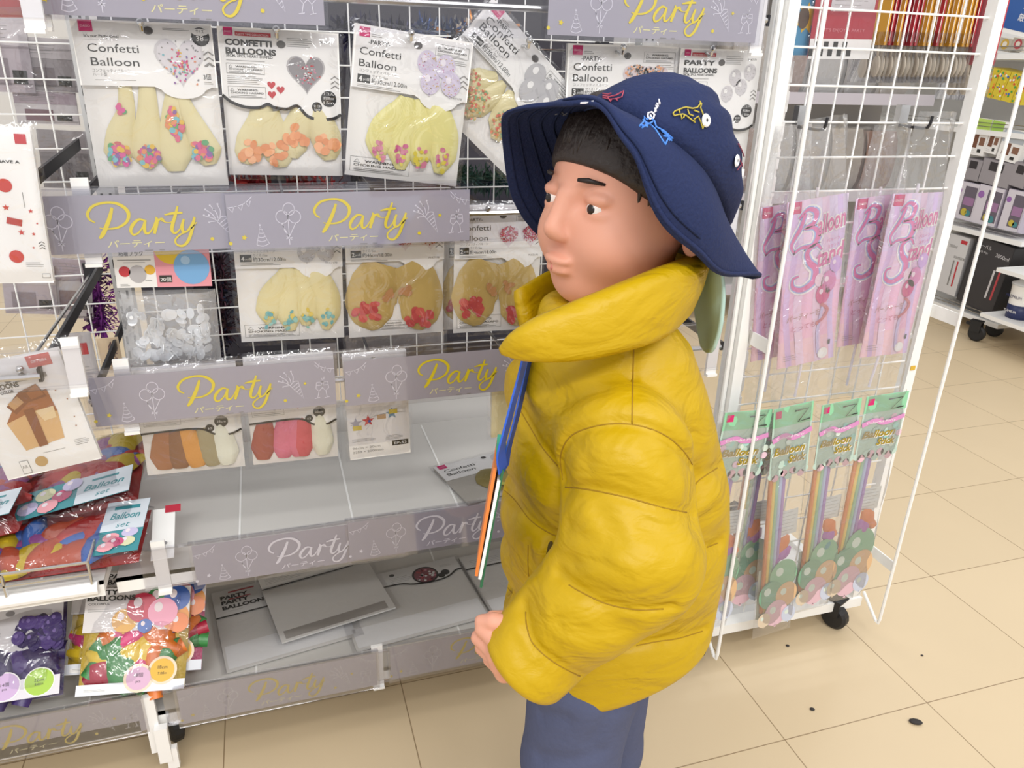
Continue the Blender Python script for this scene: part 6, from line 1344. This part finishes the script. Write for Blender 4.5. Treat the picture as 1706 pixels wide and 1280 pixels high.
rows = [spline([V3(*p) for p in r_], 6) for r_ in fl]; cols = [spline([r_[k] for r_ in rows], 5) for k in range(len(rows[0]))]
nc = len(cols[0]); bb.add([p for c in cols for p in c], [(j*nc+i, j*nc+i+1, (j+1)*nc+i+1, (j+1)*nc+i) for j in range(len(cols)-1) for i in range(nc-1)], FLAPM); hatpart(bb, 'neck_flap', .004)
# embroidery and eyelets lie on the cloth of the crown
bvh = BVHTree.FromPolygons([tuple(v) for v in hb.v], hb.f); bvb = BVHTree.FromPolygons([tuple(v) for v in vs], fq)
def on_hat(px, py):
    hs_ = [t.ray_cast(Vector((0, 0, EYE)), ray(px, py).normalized()) for t in (bvh, bvb)]; hs_ = sorted((h_ for h_ in hs_ if h_[0]), key=lambda h_: h_[3])
    for h_ in hs_:
        n_ = h_[1] if h_[1].dot(ray(px, py)) < 0 else -h_[1]; return h_[0]+n_*.0016
def stitch(name, lines_, mat, r=.0006):
    b = MB()
    for l in lines_:
        P = [on_hat(x, y) for x, y in l]; P = [p for p in P if p]
        if len(P) > 1: b.tube([tuple(p) for p in P], r, mat, 5)
    if b.v: b.build(name, crown)
TH = lambda c: paint(c, .6)
z5 = lambda L_: [[(820+x/3.709, 110+y/3.709) for x, y in l] for l in L_]
stitch('red_embroidery', z5([[(675, 160), (690, 195), (730, 200), (770, 190), (815, 165), (805, 200), (770, 212), (730, 215), (690, 205)], [(720, 205), (735, 228), (742, 215)], [(765, 212), (778, 222)], [(690, 180), (720, 185), (740, 178)]]), TH('#b0485e'))
stitch('blue_embroidery', z5([[(905, 380), (935, 350), (940, 320), (955, 340), (975, 325), (1000, 345), (1010, 380), (1060, 405), (1110, 450), (1075, 460), (1060, 490), (1045, 470), (1000, 400), (960, 365), (920, 390)], [(930, 340), (960, 370), (990, 350)], [(1040, 400), (1075, 430), (1090, 470)], [(1050, 440), (1085, 440), (1100, 470)], [(915, 375), (950, 385), (940, 355)]]), TH('#4a86d8'), .0008)
stitch('white_lettering', z5([[(960, 320), (965, 298), (985, 292), (1002, 308), (995, 328), (975, 335), (960, 320)], [(985, 325), (978, 310)], [(1000, 292), (1012, 285), (1004, 270), (1018, 266), (1010, 254), (1024, 258), (1016, 240), (1032, 244), (1030, 216), (1034, 240)], [(1006, 282), (1016, 262)], [(552, 238), (580, 236), (600, 232), (632, 226)]]), TH('#e8e6ee'), .0008)
stitch('yellow_embroidery', z5([[(1112, 300), (1125, 285), (1145, 275), (1170, 265), (1190, 262), (1230, 268), (1260, 262), (1278, 240), (1276, 226), (1285, 240), (1278, 262), (1290, 290), (1300, 320)], [(1112, 300), (1120, 312), (1145, 305), (1170, 300), (1195, 312), (1225, 335), (1245, 350), (1240, 330), (1265, 315), (1280, 350), (1292, 388), (1300, 370), (1330, 368)], [(1160, 305), (1165, 330), (1178, 318), (1180, 300)], [(1150, 275), (1152, 295)], [(1200, 272), (1210, 300), (1235, 310)], [(1240, 280), (1270, 290)]]), TH('#b9a83c'), .0006)
stitch('dark_red_embroidery', z5([[(1510, 485), (1530, 520), (1545, 560), (1560, 600)], [(1520, 575), (1560, 585), (1535, 620), (1545, 660)], [(1505, 640), (1535, 600), (1560, 570)]]), TH('#8a3a52'))
stitch('brim_embroidery', z5([[(390, 290), (420, 280), (440, 295), (470, 278), (500, 298), (520, 285), (548, 292)], [(430, 270), (450, 290), (480, 300)]]), TH('#6a6a74'))
for ex, ey in ((1312, 338), (1500, 585)):
    p = on_hat(820+ex/3.709, 110+ey/3.709)
    if p:
        b = MB(); b.rev([(.0012, .0), (.0016, .0012), (.0045, .0012), (.0055, .0)], (0, 0, 0), paint('#ecebee', .6), 16); b.disc(0, 0, .0001, 0, BLACK); b.rev([(.0001, .0008), (.0014, .0010)], (0, 0, 0), BLACK, 10)
        o = b.build('eyelet', crown); hn = bvh.find_nearest(p)[1]; hn = hn if hn.dot(ray(820+ex/3.709, 110+ey/3.709)) < 0 else -hn
        o.matrix_world = Matrix.Translation(p) @ hn.to_track_quat('Z', 'Y').to_matrix().to_4x4()
# lanyard with cards
ln_ = thing('lanyard', 'blue lanyard with ID cards hanging down the front of the yellow jacket', 'lanyard', Vector(at(838, 760, .60)))
def lpart(name, fn): b = MB(); fn(b); o = b.build(name, ln_); o.matrix_parent_inverse = ln_.matrix_world.inverted(); return o
BLUE = paint('#2456c0', .45)
def strap(pts, w, mat, off):
    P = spline([V3(*p) for p in pts], 6)
    def fn(b):
        vs = [p+np.array((0, s_*w*.5, 0))+np.array((s_*w*.35+off, 0, 0)) for p in P for s_ in (-1, 1)]; b.add(vs, [(2*i, 2*i+1, 2*i+3, 2*i+2) for i in range(len(P)-1)], mat)
    o = lpart('strap', fn); m = o.modifiers.new('thickness', 'SOLIDIFY'); m.thickness = .0018
strap([(876, 585, .605), (866, 625, .60), (855, 665, .595), (842, 715, .59), (833, 752, .588), (836, 782, .588)], .017, BLUE, 0)
strap([(882, 590, .64), (872, 640, .635), (858, 700, .625), (846, 745, .615), (840, 782, .60)], .015, paint('#1f4aa8', .5), 0)
Ta, Tb = V3(838, 772, .592), V3(806, 950, .592)
def card(name, a, b_, w, t, mat, dx=0, ins=0):
    def fn(b): b.obox(tuple(a+np.array((dx, .02, 0))), tuple(b_+np.array((dx, .02, 0))), w-ins, t, mat, up=(.35, 1, 0))
    return lpart(name, fn)
card('orange_card', Ta, Tb, .062, .003, paint('#e0803a', .5)); card('white_card', Ta+(0, 0, -.014), Tb+(0, 0, -.004), .064, .003, CARDW, .0035); card('green_card', Ta+(0, 0, -.004), V3(802, 972, .592), .060, .0025, paint('#2c6a48', .5), .007); card('card_clip', Ta+(0, 0, .014), Ta+(0, 0, -.004), .02, .008, paint('#3aa88c', .4), .004)
